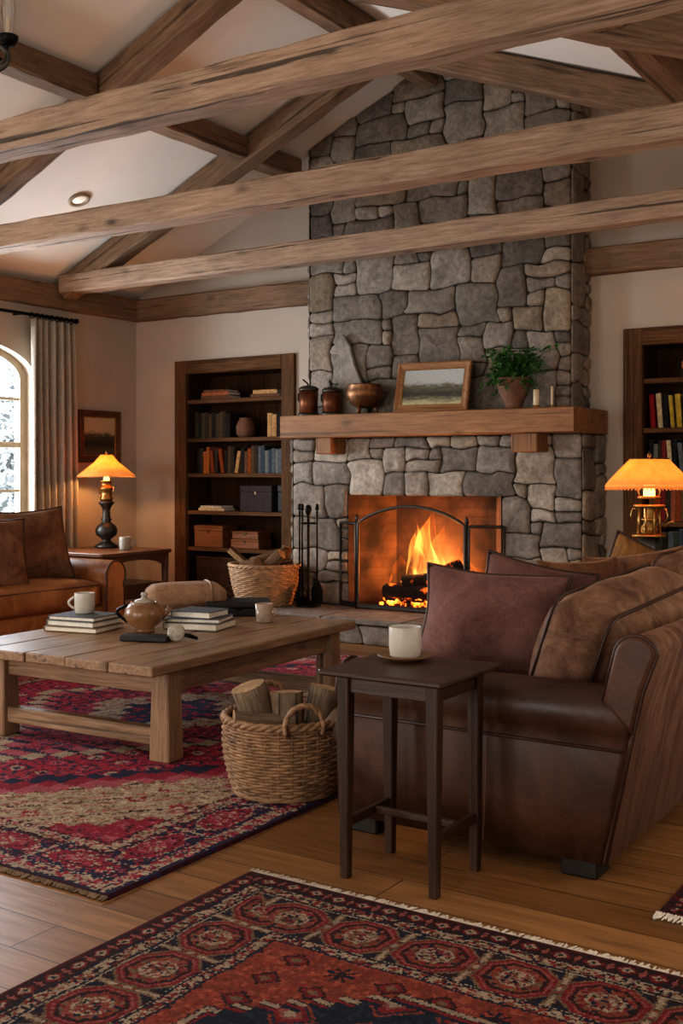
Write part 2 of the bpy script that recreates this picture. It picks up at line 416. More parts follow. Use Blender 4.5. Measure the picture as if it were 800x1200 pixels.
    def build(s, name, mats, parent=None, loc=(0, 0, 0), rot=None, weld=False):
        if weld: bmesh.ops.remove_doubles(s.bm, verts=s.bm.verts, dist=1e-5)
        me = bpy.data.meshes.new(name); s.bm.to_mesh(me); s.bm.free()
        o = bpy.data.objects.new(name, me); COL.objects.link(o)
        for m in (mats if isinstance(mats, (list, tuple)) else [mats]):
            me.materials.append(MAT[m] if isinstance(m, str) else m)
        o.location = loc
        if rot: o.rotation_euler = rot
        if parent: o.parent = parent
        return o

def tag(o, label=None, cat=None, group=None, kind=None):
    if label: o['label'] = label
    if cat: o['category'] = cat
    if group: o['group'] = group
    if kind: o['kind'] = kind
    return o

def empty(name, loc, label, cat, rz=0, group=None, kind=None):
    o = bpy.data.objects.new(name, None); COL.objects.link(o); o.location = loc; o.rotation_euler = (0, 0, rz)
    o.empty_display_size = .1
    return tag(o, label, cat, group, kind)

def copy_tree(o, parent=None):
    c = o.copy(); COL.objects.link(c)
    if parent: c.parent = parent
    for ch in list(o.children): copy_tree(ch, c)
    return c

ORD = 'first second third fourth fifth sixth seventh eighth ninth tenth eleventh twelfth thirteenth fourteenth fifteenth sixteenth seventeenth eighteenth nineteenth twentieth twenty-first twenty-second twenty-third twenty-fourth'.split()
CEIL0, SLOPE, SLR, XL, XR, RIDGE = 2.95, .44, .385, -7.54, 1.05, -4.1
YB, YF = 7.95, -2.6
def zc(x): return CEIL0 + SLOPE * (x - XL) if x < RIDGE else CEIL0 + SLOPE * (RIDGE - XL) - SLR * (x - RIDGE)

# ------------------------------------------------------------------ setting
def struct(o): return tag(o, kind='structure')
struct(MB().span((XL - .3, YF - .2, -.12), (XR + .2, YB + .5, 0)).build('floor', 'floor'))
m = MB()
T = .12
m.prism([(XL - .25, zc(XL) - .11), (RIDGE, zc(RIDGE)), (RIDGE, zc(RIDGE) + T), (XL - .25, zc(XL) - .11 + T)], 1, YF - .2, YB + .5)
m.prism([(RIDGE, zc(RIDGE)), (XR + .25, zc(XR + .25)), (XR + .25, zc(XR + .25) + T), (RIDGE, zc(RIDGE) + T)], 1, YF - .2, YB + .5)
struct(m.build('ceiling', 'ceil'))

# left wall with the arched window opening
WC, WH, SILL, SPR, RISE = 5.93, .75, .72, 2.09, .29
def za(y): return SPR + RISE * math.sqrt(max(0, 1 - ((y - WC) / WH) ** 2))
def wall_left():
    m = MB(); x0, x1 = XL, XL - .2; zt = 2.95
    def both(q):
        m.quad(*[(x0, y, z) for y, z in q]); m.quad(*[(x1, y, z) for y, z in q][::-1])
    both([(YF, 0), (WC - WH, 0), (WC - WH, zt), (YF, zt)])
    both([(WC + WH, 0), (YB, 0), (YB, zt), (WC + WH, zt)])
    both([(WC - WH, 0), (WC + WH, 0), (WC + WH, SILL), (WC - WH, SILL)])
    N = 24; ys = [WC - WH * math.cos(PI * i / N) for i in range(N + 1)]
    for a, b in zip(ys, ys[1:]): both([(a, za(a)), (b, za(b)), (b, zt), (a, zt)])
    path = [(WC - WH, SILL)] + [(y, za(y)) for y in ys] + [(WC + WH, SILL)]
    for (a, za_), (b, zb_) in zip(path, path[1:] + path[:1]):
        m.quad((x0, a, za_), (x0, b, zb_), (x1, b, zb_), (x1, a, za_))
    return m.build('wall_left', 'plaster', weld=True)
struct(wall_left())

# back wall with two bookcase recesses, gable above
BK = [(-7.02, -5.636), (-2.69, -1.31)]
def wall_back():
    m = MB(); y0, y1 = YB, YB + .1; top = 2.305
    xs = [XL, BK[0][0] + .06, BK[0][1] - .06, BK[1][0] + .06, BK[1][1] - .06, XR]
    for i in (0, 2, 4): m.span((xs[i], y0, 0), (xs[i+1], y1, top - .06))
    pts = [(XL, top - .06), (XR, top - .06), (XR, zc(XR) + .03), (RIDGE, zc(RIDGE) + .03), (XL, zc(XL) + .03)]
    m.prism(pts, 1, y0, y1)
    return m.build('wall_back', 'plaster')
struct(wall_back())
struct(MB().span((XR, YF, 0), (XR + .12, YB + .1, zc(XR) + .03)).build('wall_right', 'plaster'))
# front wall, behind the camera, with two tall openings added to let in fill light
m = MB()
for a, b in ((XL, -6.3), (-4.7, -2.7), (-.9, XR)): m.span((a, YF - .12, 0), (b, YF, 2.4))
for a, b in ((-6.3, -4.7), (-2.7, -.9)): m.span((a, YF - .12, 0), (b, YF, .5))
m.prism([(XL, 2.4), (XR, 2.4), (XR, zc(XR)), (RIDGE, zc(RIDGE)), (XL, zc(XL))], 1, YF - .12, YF)
struct(m.build('wall_front', 'plaster'))

# wall-top timber trims
def rough_beam(L, w, h, seed, step=.16, j=.005, ch=.012):
    """hand-hewn timber, length along +X from the origin, centred on Y and Z"""
    m = MB(); r = random.Random(seed); n = max(3, int(L / step)); rings = []
    base = [(-w/2+ch,-h/2),(w/2-ch,-h/2),(w/2,-h/2+ch),(w/2,h/2-ch),(w/2-ch,h/2),(-w/2+ch,h/2),(-w/2,h/2-ch),(-w/2,-h/2+ch)]
    for i in range(n + 1):
        k = .6 if i in (0, n) else 1
        rings.append([m.bm.verts.new((L * i / n, y + r.uniform(-j, j) * k, z + r.uniform(-j, j) * k)) for y, z in base])
    for A, B in zip(rings, rings[1:]):
        for k in range(8):
            l = (k + 1) % 8; m._f([A[k], B[k], B[l], A[l]])
    m._f(rings[0]); m._f(rings[-1][::-1])
    bmesh.ops.recalc_face_normals(m.bm, faces=m.bm.faces)
    return m
def beam_between(name, a, b, w, h, seed, mat, roll=0):
    a, b = Vector(a), Vector(b); d = b - a
    o = rough_beam(d.length, w, h, seed).build(name, mat)
    x = d.normalized(); up = Vector((0, 0, 1))
    y = up.cross(x)
    if y.length < 1e-3: y = Vector((0, 1, 0))
    y.normalize(); z = x.cross(y)
    o.matrix_world = Matrix.Translation(a) @ Matrix((x, y, z)).transposed().to_4x4()
    return o
CHX0, CHX1 = -5.26, -2.97            # upper chimney
struct(beam_between('trim_1', (XL + .05, YF, 2.815), (XL + .05, YB, 2.815), .11, .2, 1, 'rafter'))
struct(beam_between('trim_2', (XL + .11, YB - .05, 2.815), (CHX0 - .01, YB - .05, 2.815), .11, .2, 2, 'rafter'))
struct(beam_between('trim_3', (CHX1 + .01, YB - .05, 2.815), (-.75, YB - .05, 2.815), .11, .2, 3, 'rafter'))

# ------------------------------------------------------------------ roof timbers
BY = [(3.68, 3.85), (5.25, 5.43), (6.85, 7.02)]
names = ['nearest', 'middle', 'farthest']
tl = ['weathered oak tie beam crossing highest in the photo, nearest the camera',
      'weathered oak tie beam crossing the chimney between the two others',
      'lowest and farthest weathered oak tie beam, ending at the left wall corner']
for i, (y0, y1) in enumerate(BY):
    yc = (y0 + y1) / 2
    o = beam_between('tie_beam', (XL + .12, yc, 2.925), (-.25, yc, 2.925), y1 - y0, .165, 10 + i, 'oak_x')
    tag(o, tl[i], 'beam', 'oak tie beams', 'thing')
where = ['above the nearest tie beam', 'above the middle tie beam', 'above the farthest tie beam']
for i, (y0, y1) in enumerate(BY):
    yc = (y0 + y1) / 2
    for sgn, side, x0 in ((-1, 'left', XL + .13), (1, 'right', -.14)):
        dz = -.115 / math.cos(math.atan(SLOPE if sgn < 0 else SLR))
        xr = RIDGE + sgn * .075
        a = (x0, yc, zc(x0) + dz); b = (xr, yc, zc(xr) + dz)
        o = beam_between('rafter', a, b, .16, .19, 20 + i * 2 + (sgn > 0), 'rafter')
        tag(o, 'dark oak rafter on the %s roof slope, %s' % (side, where[i]), 'beam', 'sloping roof rafters', 'thing')
spans = [(2.2, 3.68, 'before the nearest rafter'), (3.86, 5.24, 'between the nearest and middle rafters'), (5.44, 6.84, 'between the middle and farthest rafters'), (7.03, 7.58, 'between the farthest rafter and the chimney wall')]
for k, (xp, side) in enumerate(((-5.4, 'left'), (-1.85, 'right'))):
    for i, (a, b, w) in enumerate(spans):
        b2 = 7.9 if (i == 3 and k) else b
        z = zc(xp) - .1
        o = beam_between('purlin', (xp, a, z), (xp, b2, z), .17, .17, 40 + i + 10 * k, 'rafter')
        tag(o, 'dark oak purlin on the %s slope %s' % (side, w), 'beam', 'roof purlins', 'thing')
o = beam_between('ridge_beam', (RIDGE, .5, zc(RIDGE) - .13), (RIDGE, 7.55, zc(RIDGE) - .13), .14, .2, 60, 'rafter')
tag(o, 'dark oak ridge beam running along the roof peak to the chimney', 'beam', None, 'thing')
m = MB(); m.lathe([(.0, .0), (.055, .0), (.06, -.012), (.085, -.016), (.088, -.006), (.088, .0)], n=28); o = empty('recessed_downlight', (-6.49, 6.2, zc(-6.49) - .004), 'small round recessed downlight in the sloped ceiling', 'light')
o.rotation_euler = (0, -math.atan(SLOPE), 0)
m.build('trim_ring', 'white_paint', o)
MB().lathe([(0, -.006), (.052, -.006), (.056, -.002)], n=24).build('lamp_lens', 'downlight', o)

# ------------------------------------------------------------------ stonework
STONES = ['a09a90', '928b82', 'aba396', '8a847c', 'a0937f', 'b0a89c', '988f84', '9c8d7c', '958c80', 'a69d92', '847d75', 'b3a796']
def stone_panel(bm, lay, P0, U, V, N, W, H, cu, cv, seed, hole=None, depth=(.02, .05), ul=None, vl=None, tint=1.0, grow=1):
    """rubble masonry panel: blocks of jittered lattice cells, each a domed stone standing proud of the mortar"""
    r = random.Random(seed); P0, U, V, N = map(Vector, (P0, U, V, N))
    def lines(L, c, extra):
        pts = sorted(set([0.0, L] + [round(e, 4) for e in extra])); out = [0.0]
        for a, b in zip(pts, pts[1:]):
            k = max(1, round((b - a) / c)); out += [a + (b - a) * (i + 1) / k for i in range(k)]
        return out
    us = lines(W, cu, [hole[0], hole[1]] if hole else []); vs = lines(H, cv, [hole[2], hole[3]] if hole else [])
    nx, ny = len(us) - 1, len(vs) - 1
    inh = lambda i, j: hole and us[i] >= hole[0] - 1e-3 and us[i+1] <= hole[1] + 1e-3 and vs[j] >= hole[2] - 1e-3 and vs[j+1] <= hole[3] + 1e-3
    onh = lambda u, v: hole and hole[0] - 1e-3 <= u <= hole[1] + 1e-3 and hole[2] - 1e-3 <= v <= hole[3] + 1e-3
    lat = {}
    for i in range(nx + 1):
        for j in range(ny + 1):
            u, v = us[i], vs[j]
            if not onh(u, v):
                if 0 < i < nx: u += r.uniform(-.27, .27) * cu
                if 0 < j < ny: v += r.uniform(-.2, .2) * cv
            lat[i, j] = (u, v)
    used = [[bool(inh(i, j)) for j in range(ny)] for i in range(nx)]
    shapes = [(3, 2), (3, 2), (4, 2), (2, 2), (2, 2), (3, 3), (2, 3), (3, 1), (4, 2), (2, 1), (4, 3)]
    blocks = []
    for j in range(ny):
        for i in range(nx):
            if used[i][j]: continue
            for att in range(8):
                w, h = r.choice(shapes) if att < 6 else ((2, 1) if att == 6 else (1, 1))
                if i + w <= nx and j + h <= ny and all(not used[a][b] for a in range(i, i + w) for b in range(j, j + h)):
                    break
            for a in range(i, i + w):
                for b in range(j, j + h): used[a][b] = True
            blocks.append((i, j, w, h))
    # mortar bed
    def bed(u0, u1, v0, v1):
        q = [P0 + U * a + V * b for a, b in ((u0, v0), (u1, v0), (u1, v1), (u0, v1))]
        f = bm.faces.new([bm.verts.new(p) for p in q])
        for l in f.loops: l[lay] = lin('4a453e')
    if hole:
        bed(0, hole[0], 0, H); bed(hole[1], W, 0, H); bed(hole[0], hole[1], hole[3], H)
        if hole[2] > .01: bed(hole[0], hole[1], 0, hole[2])
    else: bed(0, W, 0, H)
    for (i, j, w, h) in blocks:
        poly = [lat[i + a, j] for a in range(w)] + [lat[i + w, j + b] for b in range(h)] + [lat[i + w - a, j + h] for a in range(w)] + [lat[i, j + h - b] for b in range(h)]
        def offset(pl, d):
            n = len(pl); out = []
            for k in range(n):
                p, a, b = Vector(pl[k]), Vector(pl[k-1]), Vector(pl[(k+1) % n])
                e1, e2 = (p - a), (b - p)
                if e1.length < 1e-6 or e2.length < 1e-6: out.append(tuple(p)); continue
                n1 = Vector((-e1.y, e1.x)).normalized(); n2 = Vector((-e2.y, e2.x)).normalized()
                bi = n1 + n2
                if bi.length < .2: bi = n1
                bi.normalize(); out.append(tuple(p + bi * d / max(.5, bi.dot(n1))))
            return out
        def chaikin(pl):
            out = []
            for k in range(len(pl)):
                a, b = Vector(pl[k]), Vector(pl[(k+1) % len(pl)])
                out += [tuple(a.lerp(b, .16)), tuple(a.lerp(b, .84))]
            return out
        pl = chaikin(offset(poly, r.uniform(.002, .005)))
        n = len(pl); cen = Vector((sum(p[0] for p in pl) / n, sum(p[1] for p in pl) / n)); dp = r.uniform(*depth)
        base = Vector(lin(r.choice(STONES))[:3]) * r.uniform(.72, 1.15) * tint; base = Vector((base.x * 1.07, base.y * .985, base.z * .92))
        tilt = (r.uniform(-.05, .05), r.uniform(-.08, .08))
        rings = []
        for (k, hh) in ((0, 0), (0, .55), (.012, .9), (.30, 1.05), (.66, 1.08)):
            ring = []
            for p in pl:
                p = Vector(p); q = p.lerp(cen, k) if k > .05 else (p + (cen - p).normalized() * k)
                z = dp * hh
                if k > .001: z += (q.x - cen.x) * tilt[0] + (q.y - cen.y) * tilt[1] + (r.uniform(-.004, .007) if k > .05 else r.uniform(-.003, .003))
                ring.append(bm.verts.new(P0 + U * q.x + V * q.y + N * max(z, 0)))
            rings.append(ring)
        cv_ = bm.verts.new(P0 + U * cen.x + V * cen.y + N * (dp * 1.08 + r.uniform(-.002, .004)))
        fs = []
        for A, B in zip(rings, rings[1:]):
            for k in range(n):
                f = bm.faces.new([A[k], A[(k+1) % n], B[(k+1) % n], B[k]]); f.smooth = A is not rings[0]; fs.append(f)
        for k in range(n):
            f = bm.faces.new([rings[-1][k], rings[-1][(k+1) % n], cv_]); f.smooth = True; fs.append(f)
        for f in fs:
            s = 1
            for l in f.loops: l[lay] = (base.x * s, base.y * s, base.z * s, 1)

fp = empty('fireplace', (-4.1, 7.55, 0), 'grey fieldstone fireplace and chimney with timber mantel in the middle of the back wall', 'fireplace')
FO = Vector((-4.1, 7.55, 0))
def stone_build(name, panels, cut=False, extra=None):
    m = MB(); lay = m.bm.loops.layers.float_color.new('Col')
    for p in panels: stone_panel(m.bm, lay, **p)
    if extra:
        k = len(m.bm.faces)
        extra(m)
        m.bm.faces.ensure_lookup_table()
        for f in list(m.bm.faces)[k:]:
            for l in f.loops: l[lay] = lin('4a453e')
    if cut:
        for sg, ang in ((-1, math.atan(SLOPE)), (1, math.atan(SLR))):
            bmesh.ops.bisect_plane(m.bm, geom=m.bm.verts[:] + m.bm.edges[:] + m.bm.faces[:], plane_co=(RIDGE, 0, zc(RIDGE) - .005), plane_no=(sg * math.sin(ang), 0, math.cos(ang)), clear_outer=True)
    for v in m.bm.verts: v.co -= FO
    return m.build(name, 'stone', fp)
LX0, LX1, LYF, UYF = -5.36, -2.85, 7.53, 7.63       # lower chimney, mortar planes
MZ0, MZ1 = 1.535, 1.715
OX0, OX1, OZ0, OZ1 = -4.805, -3.468, .2, 1.075
stone_build('chimney_breast', [  # upper stones tinted darker, painting in the light falloff up the chimney
    dict(P0=(CHX0, UYF, MZ1 - .02), U=(1, 0, 0), V=(0, 0, 1), N=(0, -1, 0), W=CHX1 - CHX0, H=zc(RIDGE) - MZ1 + .05, cu=.115, cv=.1, seed=3, depth=(.015, .04), tint=.86),
    dict(P0=(CHX1, UYF - .02, MZ1 - .02), U=(0, 1, 0), V=(0, 0, 1), N=(1, 0, 0), W=YB - UYF + .02, H=2.3, cu=.11, cv=.11, seed=4, depth=(.015, .03), tint=.85),
    dict(P0=(CHX0, YB, MZ1 - .02), U=(0, -1, 0), V=(0, 0, 1), N=(-1, 0, 0), W=YB - UYF + .02, H=2.3, cu=.11, cv=.11, seed=5, depth=(.015, .03), tint=.85)], cut=True)
stone_build('fire_surround', [  # front stones tinted lighter, the brighter light below the mantel painted in
    dict(P0=(LX0, LYF, .19), U=(1, 0, 0), V=(0, 0, 1), N=(0, -1, 0), W=LX1 - LX0, H=MZ0 - .19, cu=.105, cv=.088, seed=11, depth=(.02, .045), hole=(OX0 - LX0, OX1 - LX0, 0, OZ1 - .19), tint=1.2),
    dict(P0=(LX1, LYF - .02, 0), U=(0, 1, 0), V=(0, 0, 1), N=(1, 0, 0), W=YB - LYF + .02, H=MZ0, cu=.11, cv=.1, seed=12, depth=(.015, .03)),
    dict(P0=(LX0, YB, 0), U=(0, -1, 0), V=(0, 0, 1), N=(-1, 0, 0), W=YB - LYF + .02, H=MZ0, cu=.11, cv=.1, seed=13, depth=(.015, .03))])
def hearth_core(m):
    m.span((-5.95, 6.89, 0), (-2.5, 7.53, .15)); m.span((-5.95, 7.53, 0), (LX0 - .04, 7.9, .15)); m.span((LX1 + .04, 7.53, 0), (-2.72, 7.9, .15))
stone_build('hearth', [
    dict(P0=(-5.95, 6.885, 0), U=(1, 0, 0), V=(0, 0, 1), N=(0, -1, 0), W=3.45, H=.145, cu=.14, cv=.07, seed=21, depth=(.01, .03), tint=1.15),
    dict(P0=(-2.5, 6.885, 0), U=(0, 1, 0), V=(0, 0, 1), N=(1, 0, 0), W=.64, H=.145, cu=.14, cv=.07, seed=22, depth=(.01, .03), tint=1.15)], extra=hearth_core)
# hearth slabs
m = MB(); lay = m.bm.loops.layers.float_color.new('Col')
r = random.Random(5); x = -5.97
while x < -2.5:
    w = min(r.uniform(.5, .75), -2.47 - x)
    if -2.47 - x - w < .2: w = -2.47 - x
    k = len(m.bm.faces)
    m.span((x + .003, 6.84, .15), (x + w - .003, 7.21, .19 + r.uniform(-.002, .002)), .008)
    m.span((x + .003, 7.214, .15), (x + w - .003, 7.53, .19), .005)
    x += w
    m.bm.faces.ensure_lookup_table(); c = Vector(lin(r.choice(['8f857a', '9a9186', '857b70']))[:3]) * r.uniform(.9, 1.1)
    for f in list(m.bm.faces)[k:]:
        for l in f.loops: l[lay] = (*c, 1)
for v in m.bm.verts: v.co -= FO
m.build('hearth_slab', 'stone', fp)
# firebox lining
m = MB(); d = .55; y0 = 7.53; y1 = y0 + .36
bx0, bx1 = OX0 + .22, OX1 - .22
m.quad((OX0, y0 - .03, OZ0), (bx0, y1, OZ0), (bx0, y1, OZ1 + .03), (OX0, y0 - .03, OZ1 + .03))
m.quad((bx0, y1, OZ0), (bx1, y1, OZ0), (bx1, y1, OZ1 + .03), (bx0, y1, OZ1 + .03))
m.quad((bx1, y1, OZ0), (OX1, y0 - .03, OZ0), (OX1, y0 - .03, OZ1 + .03), (bx1, y1, OZ1 + .03))
m.quad((OX0, y0 - .03, OZ1 + .005), (OX1, y0 - .03, OZ1 + .005), (bx1, y1, OZ1 + .005), (bx0, y1, OZ1 + .005))
m.quad((OX0, y0, OZ0), (OX1, y0, OZ0), (bx1, y1, OZ0), (bx0, y1, OZ0))
for v in m.bm.verts: v.co -= FO
m.build('firebox', 'brick', fp)
# mantel with corbels
o = rough_beam(2.49, .1, MZ1 - MZ0, 71, .2, .003, .008); o.bm.free()
m = MB()
m.prism([(-5.30, 7.25), (-2.81, 7.25), (-2.81, 7.93), (CHX1 + .045, 7.93), (CHX1 + .045, 7.575), (CHX0 - .045, 7.575), (CHX0 - .045, 7.93), (-5.30, 7.93)], 2, MZ0, MZ1, .008, seg=1)
for v in m.bm.verts: v.co -= FO
man = m.build('mantel_shelf', 'honey_x', fp); man['label'] = 'thick honey oak mantel beam'
for (a, b) in ((-4.99, -4.84), (-3.30, -3.10)):
    m = MB(); m.span((a, 7.3, 1.405), (b, 7.53, 1.54), .008)
    for v in m.bm.verts: v.co -= FO
    m.build('corbel', 'honey_z', man)

# ------------------------------------------------------------------ fire
gr = empty('fire_grate', (-4.12, 7.66, .2), 'low black iron fire grate holding the burning logs', 'grate')
m = MB()
for k in range(7): m.tube([(-.36 + k * .12, -.1, .13), (-.36 + k * .12, -.09, .05), (-.36 + k * .12, .12, .05)], .009, 6)
m.tube([(-.4, -.06, .05), (.4, -.06, .05)], .009, 6); m.tube([(-.4, .08, .05), (.4, .08, .05)], .009, 6)
m.build('bars', 'iron', gr)
for sx in (-.34, .34):
    for sy in (-.06, .08): MB().tube([(sx, sy, .0), (sx, sy, .05)], .011, 6).build('leg', 'iron', gr)
def log_mesh(L, rad, seed, kind='round', seg=14):
    m = MB(); r = random.Random(seed)
    if kind == 'round': outl = [(rad * (1 + r.uniform(-.07, .07)) * math.cos(2*PI*i/seg), rad * (1 + r.uniform(-.07, .07)) * math.sin(2*PI*i/seg)) for i in range(seg)]
    else:
        outl = [(rad * 1.15 * math.cos(a) - rad * .4, rad * 1.15 * math.sin(a)) for a in [(-.9 + 1.8 * i / 8) for i in range(9)]] + [(-rad * .62, rad * .12), (-rad * .62, -rad * .12)]
    K = 7; rings = []; bx, by = r.uniform(-.12, .12) * rad, r.uniform(-.12, .12) * rad
    for k in range(K + 1):
        t = k / K; s = 1 + .06 * math.sin(t * 5 + seed)
        rings.append([m.bm.verts.new((x * s + bx * math.sin(PI * t) + r.uniform(-.03, .03) * rad, y * s + by * math.sin(PI * t) + r.uniform(-.03, .03) * rad, L * t + r.uniform(-.02, .02) * rad)) for x, y in outl])
    n = len(outl)
    for A, B in zip(rings, rings[1:]):
        for i in range(n):
            m.mi = 1 if (kind != 'round' and i >= 8) else 0
            m._f([A[i], A[(i+1) % n], B[(i+1) % n], B[i]], kind == 'round')
    m.mi = 1; m._f(rings[0][::-1]); m._f(rings[-1])
    return m
def place_log(name, label, cat, a, d, L, rad, seed, mats, kind='round', spin=0, group=None):
    o = log_mesh(L, rad, seed, kind).build(name, mats)
    q = Vector(d).normalized().to_track_quat('Z', 'Y')
    o.matrix_world = Matrix.Translation(Vector(a)) @ q.to_matrix().to_4x4() @ Matrix.Rotation(spin, 4, 'Z')
    return tag(o, label, cat, group)
for a, d, L, rad, sd, lb in (
    ((-4.52, 7.60, .315), (1, .03, .03), .52, .055, 1, 'charred log lying at the front left of the fire'),
    ((-3.98, 7.61, .315), (1, .08, .05), .36, .05, 2, 'charred log lying at the front right of the fire'),
    ((-4.47, 7.72, .325), (1, -.03, .04), .75, .06, 3, 'longest charred log along the back of the fire'),
    ((-4.36, 7.60, .40), (.75, .25, .10), .42, .05, 4, 'charred log lying slanted across the left of the pile'),
    ((-4.14, 7.60, .42), (.8, .1, .36), .30, .058, 5, 'dark split log on top of the pile against the flames')):
    place_log('burning_log', lb, 'log', a, d, L, rad, sd, ['char', 'char'], 'round', 0, 'logs burning in the fireplace')
m = MB(); r = random.Random(9)
for k in range(170):
    p = Vector((r.gauss(0, .24), r.uniform(-.13, .13), .012 + r.random() * .03)); s = r.uniform(.012, .03)
    if abs(p.x) > .48: continue
    m.box(p, (s * 1.4, s, s), (r.random() * 3, r.random() * 3, r.random() * 3), s * .25)
tag(m.build('embers', 'ember', None, (-4.12, 7.68, .2)), 'bed of glowing orange embers under the grate', 'embers', None, 'stuff')
fire = empty('fire', (-4.12, 7.68, .33), 'bright orange log fire burning in the stone fireplace', 'fire')
def flame_mesh(h, w, seed, tw):
    m = MB(); r = random.Random(seed); ph = r.random() * 6; prof = []; K = 16; N = 14; rings = []
    for k in range(K + 1):
        t = k / K; rad = w * (math.sin(PI * min(1, t * 1.0 + .12)) ** .8) * (1 - t) ** .55 if k < K else 0
        cx = tw * t * t + .03 * math.sin(t * 7 + ph) * t; cy = .015 * math.sin(t * 6 + ph * 2)
        if k in (0, K): rings.append([m.bm.verts.new((cx, cy, h * t - (.02 if k == 0 else 0)))])
        else: rings.append([m.bm.verts.new((cx + rad * (1 + .22 * math.sin(3*a + ph + t*5)) * math.cos(a), cy + .7 * rad * math.sin(a), h * t)) for a in [2*PI*i/N for i in range(N)]])
    for A, B in zip(rings, rings[1:]):
        for i in range(N):
            j = (i + 1) % N
            if len(A) == 1: m._f([A[0], B[j], B[i]], True)
            elif len(B) == 1: m._f([A[i], A[j], B[0]], True)
            else: m._f([A[i], A[j], B[j], B[i]], True)
    bmesh.ops.recalc_face_normals(m.bm, faces=m.bm.faces)
    return m
for x, y, z, h, w, tw, sd in ((-.10, .03, 0, .66, .14, .03, 1), (-.19, .0, .02, .50, .10, .06, 2), (-.0, .03, .02, .56, .11, .05, 3), (.12, .0, -.02, .36, .10, .03, 4),
                              (.22, .03, -.02, .28, .07, .02, 5), (-.06, -.05, -.01, .42, .07, -.03, 6), (-.28, .03, -.04, .20, .06, .04, 7), (.05, -.06, -.05, .26, .07, -.01, 8), (.33, .03, -.06, .18, .06, .02, 9), (-.13, -.03, .1, .48, .06, .0, 10)):
    flame_mesh(h, w, sd, tw).build('flame', 'flame', fire, (x, y, z))
for x, y, z, h, w, tw, sd in ((-.08, .02, -.03, .74, .2, .05, 21), (.2, .02, -.05, .46, .18, .04, 22), (-.32, .04, -.05, .36, .16, .03, 23), (.38, .04, -.06, .3, .14, -.03, 24)):
    flame_mesh(h, w, sd, tw).build('flame', 'flame_soft', fire, (x, y, z))

# folding spark screen
sc = empty('fire_screen', (-4.16, 7.36, .193), 'three-panel black iron spark screen with arched top before the fire', 'fire screen')
def screen_panel(name, a, b, z0, h, arch):
    a, b = Vector(a), Vector(b); n = 20
    top = [a.lerp(b, i / n) + Vector((0, 0, h + arch * (1 - (2 * i / n - 1) ** 2) ** .9)) for i in range(n + 1)]
    path = [a + Vector((0, 0, z0))] + top + [b + Vector((0, 0, z0))]
    m = MB(); m.tube(path, .0125, 8, closed=True)
    m.box((a + b) / 2 + Vector((0, 0, .022)), ((b - a).length, .012, .04), (0, 0, math.atan2((b - a).y, (b - a).x)), .003)
    o = m.build(name, 'screen_iron', sc)
    m = MB(); g = [a.lerp(b, i / n) + Vector((0, 0, z0)) for i in range(n + 1)]
    for i in range(n): m.quad(g[i], g[i+1], top[i+1], top[i])
    m.build('gauze', 'gauze', o)
    return o
screen_panel('centre_panel', (-.465, 0, 0), (.465, 0, 0), .014, .67, .135)
screen_panel('side_panel', (-.49, .01, 0), (-.71, .125, 0), .014, .665, 0)
screen_panel('side_panel', (.49, .01, 0), (.73, .11, 0), .014, .665, 0)
for sx in (-1, 1):
    m = MB()
    m.lathe([(.0, .0), (.013, .0), (.013, .69), (.02, .70), (.012, .72), (0, .745)], (sx * .478, .003, 0), 10)
    m.build('hinge_post', 'screen_iron', sc)

# fireplace tools
ft = empty('fireplace_tools', (-5.05, 7.29, .193), 'black iron fireplace tool set standing left of the fire', 'fire tools')
m = MB(); m.lathe([(0, 0), (.1, 0), (.1, .015), (.03, .03), (.012, .05), (.011, .72), (.02, .74), (.028, .77), (.02, .80), (0, .81)], n=20)
m.tube([(-.09, 0, .66), (.09, 0, .66)], .007, 6); m.tube([(0, -.09, .66), (0, .09, .66)], .007, 6)
m.build('stand', 'iron', ft)
def tool(name, x, y, head):
    m = MB(); m.tube([(x, y, .12), (x, y, .68), (x, y, .76)], [.007, .007, .009], 8); m.lathe([(0, 0), (.016, .01), (.012, .05), (0, .06)], (x, y, .76), 10)
    head(m, x, y); m.build(name, 'iron', ft)
tool('poker', -.085, .0, lambda m, x, y: m.tube([(x, y, .14), (x, y, .06), (x - .03, y, .1)], .007, 6))
tool('shovel', .085, .0, lambda m, x, y: m.prism([(x - .05, .03), (x + .05, .03), (x + .055, .13), (x + .02, .2), (x - .02, .2), (x - .055, .13)], 1, y - .008, y + .008, .004))
tool('brush', .0, -.085, lambda m, x, y: m.lathe([(0, .03), (.045, .03), (.035, .12), (.012, .17), (0, .17)], (x, y, 0), 12))

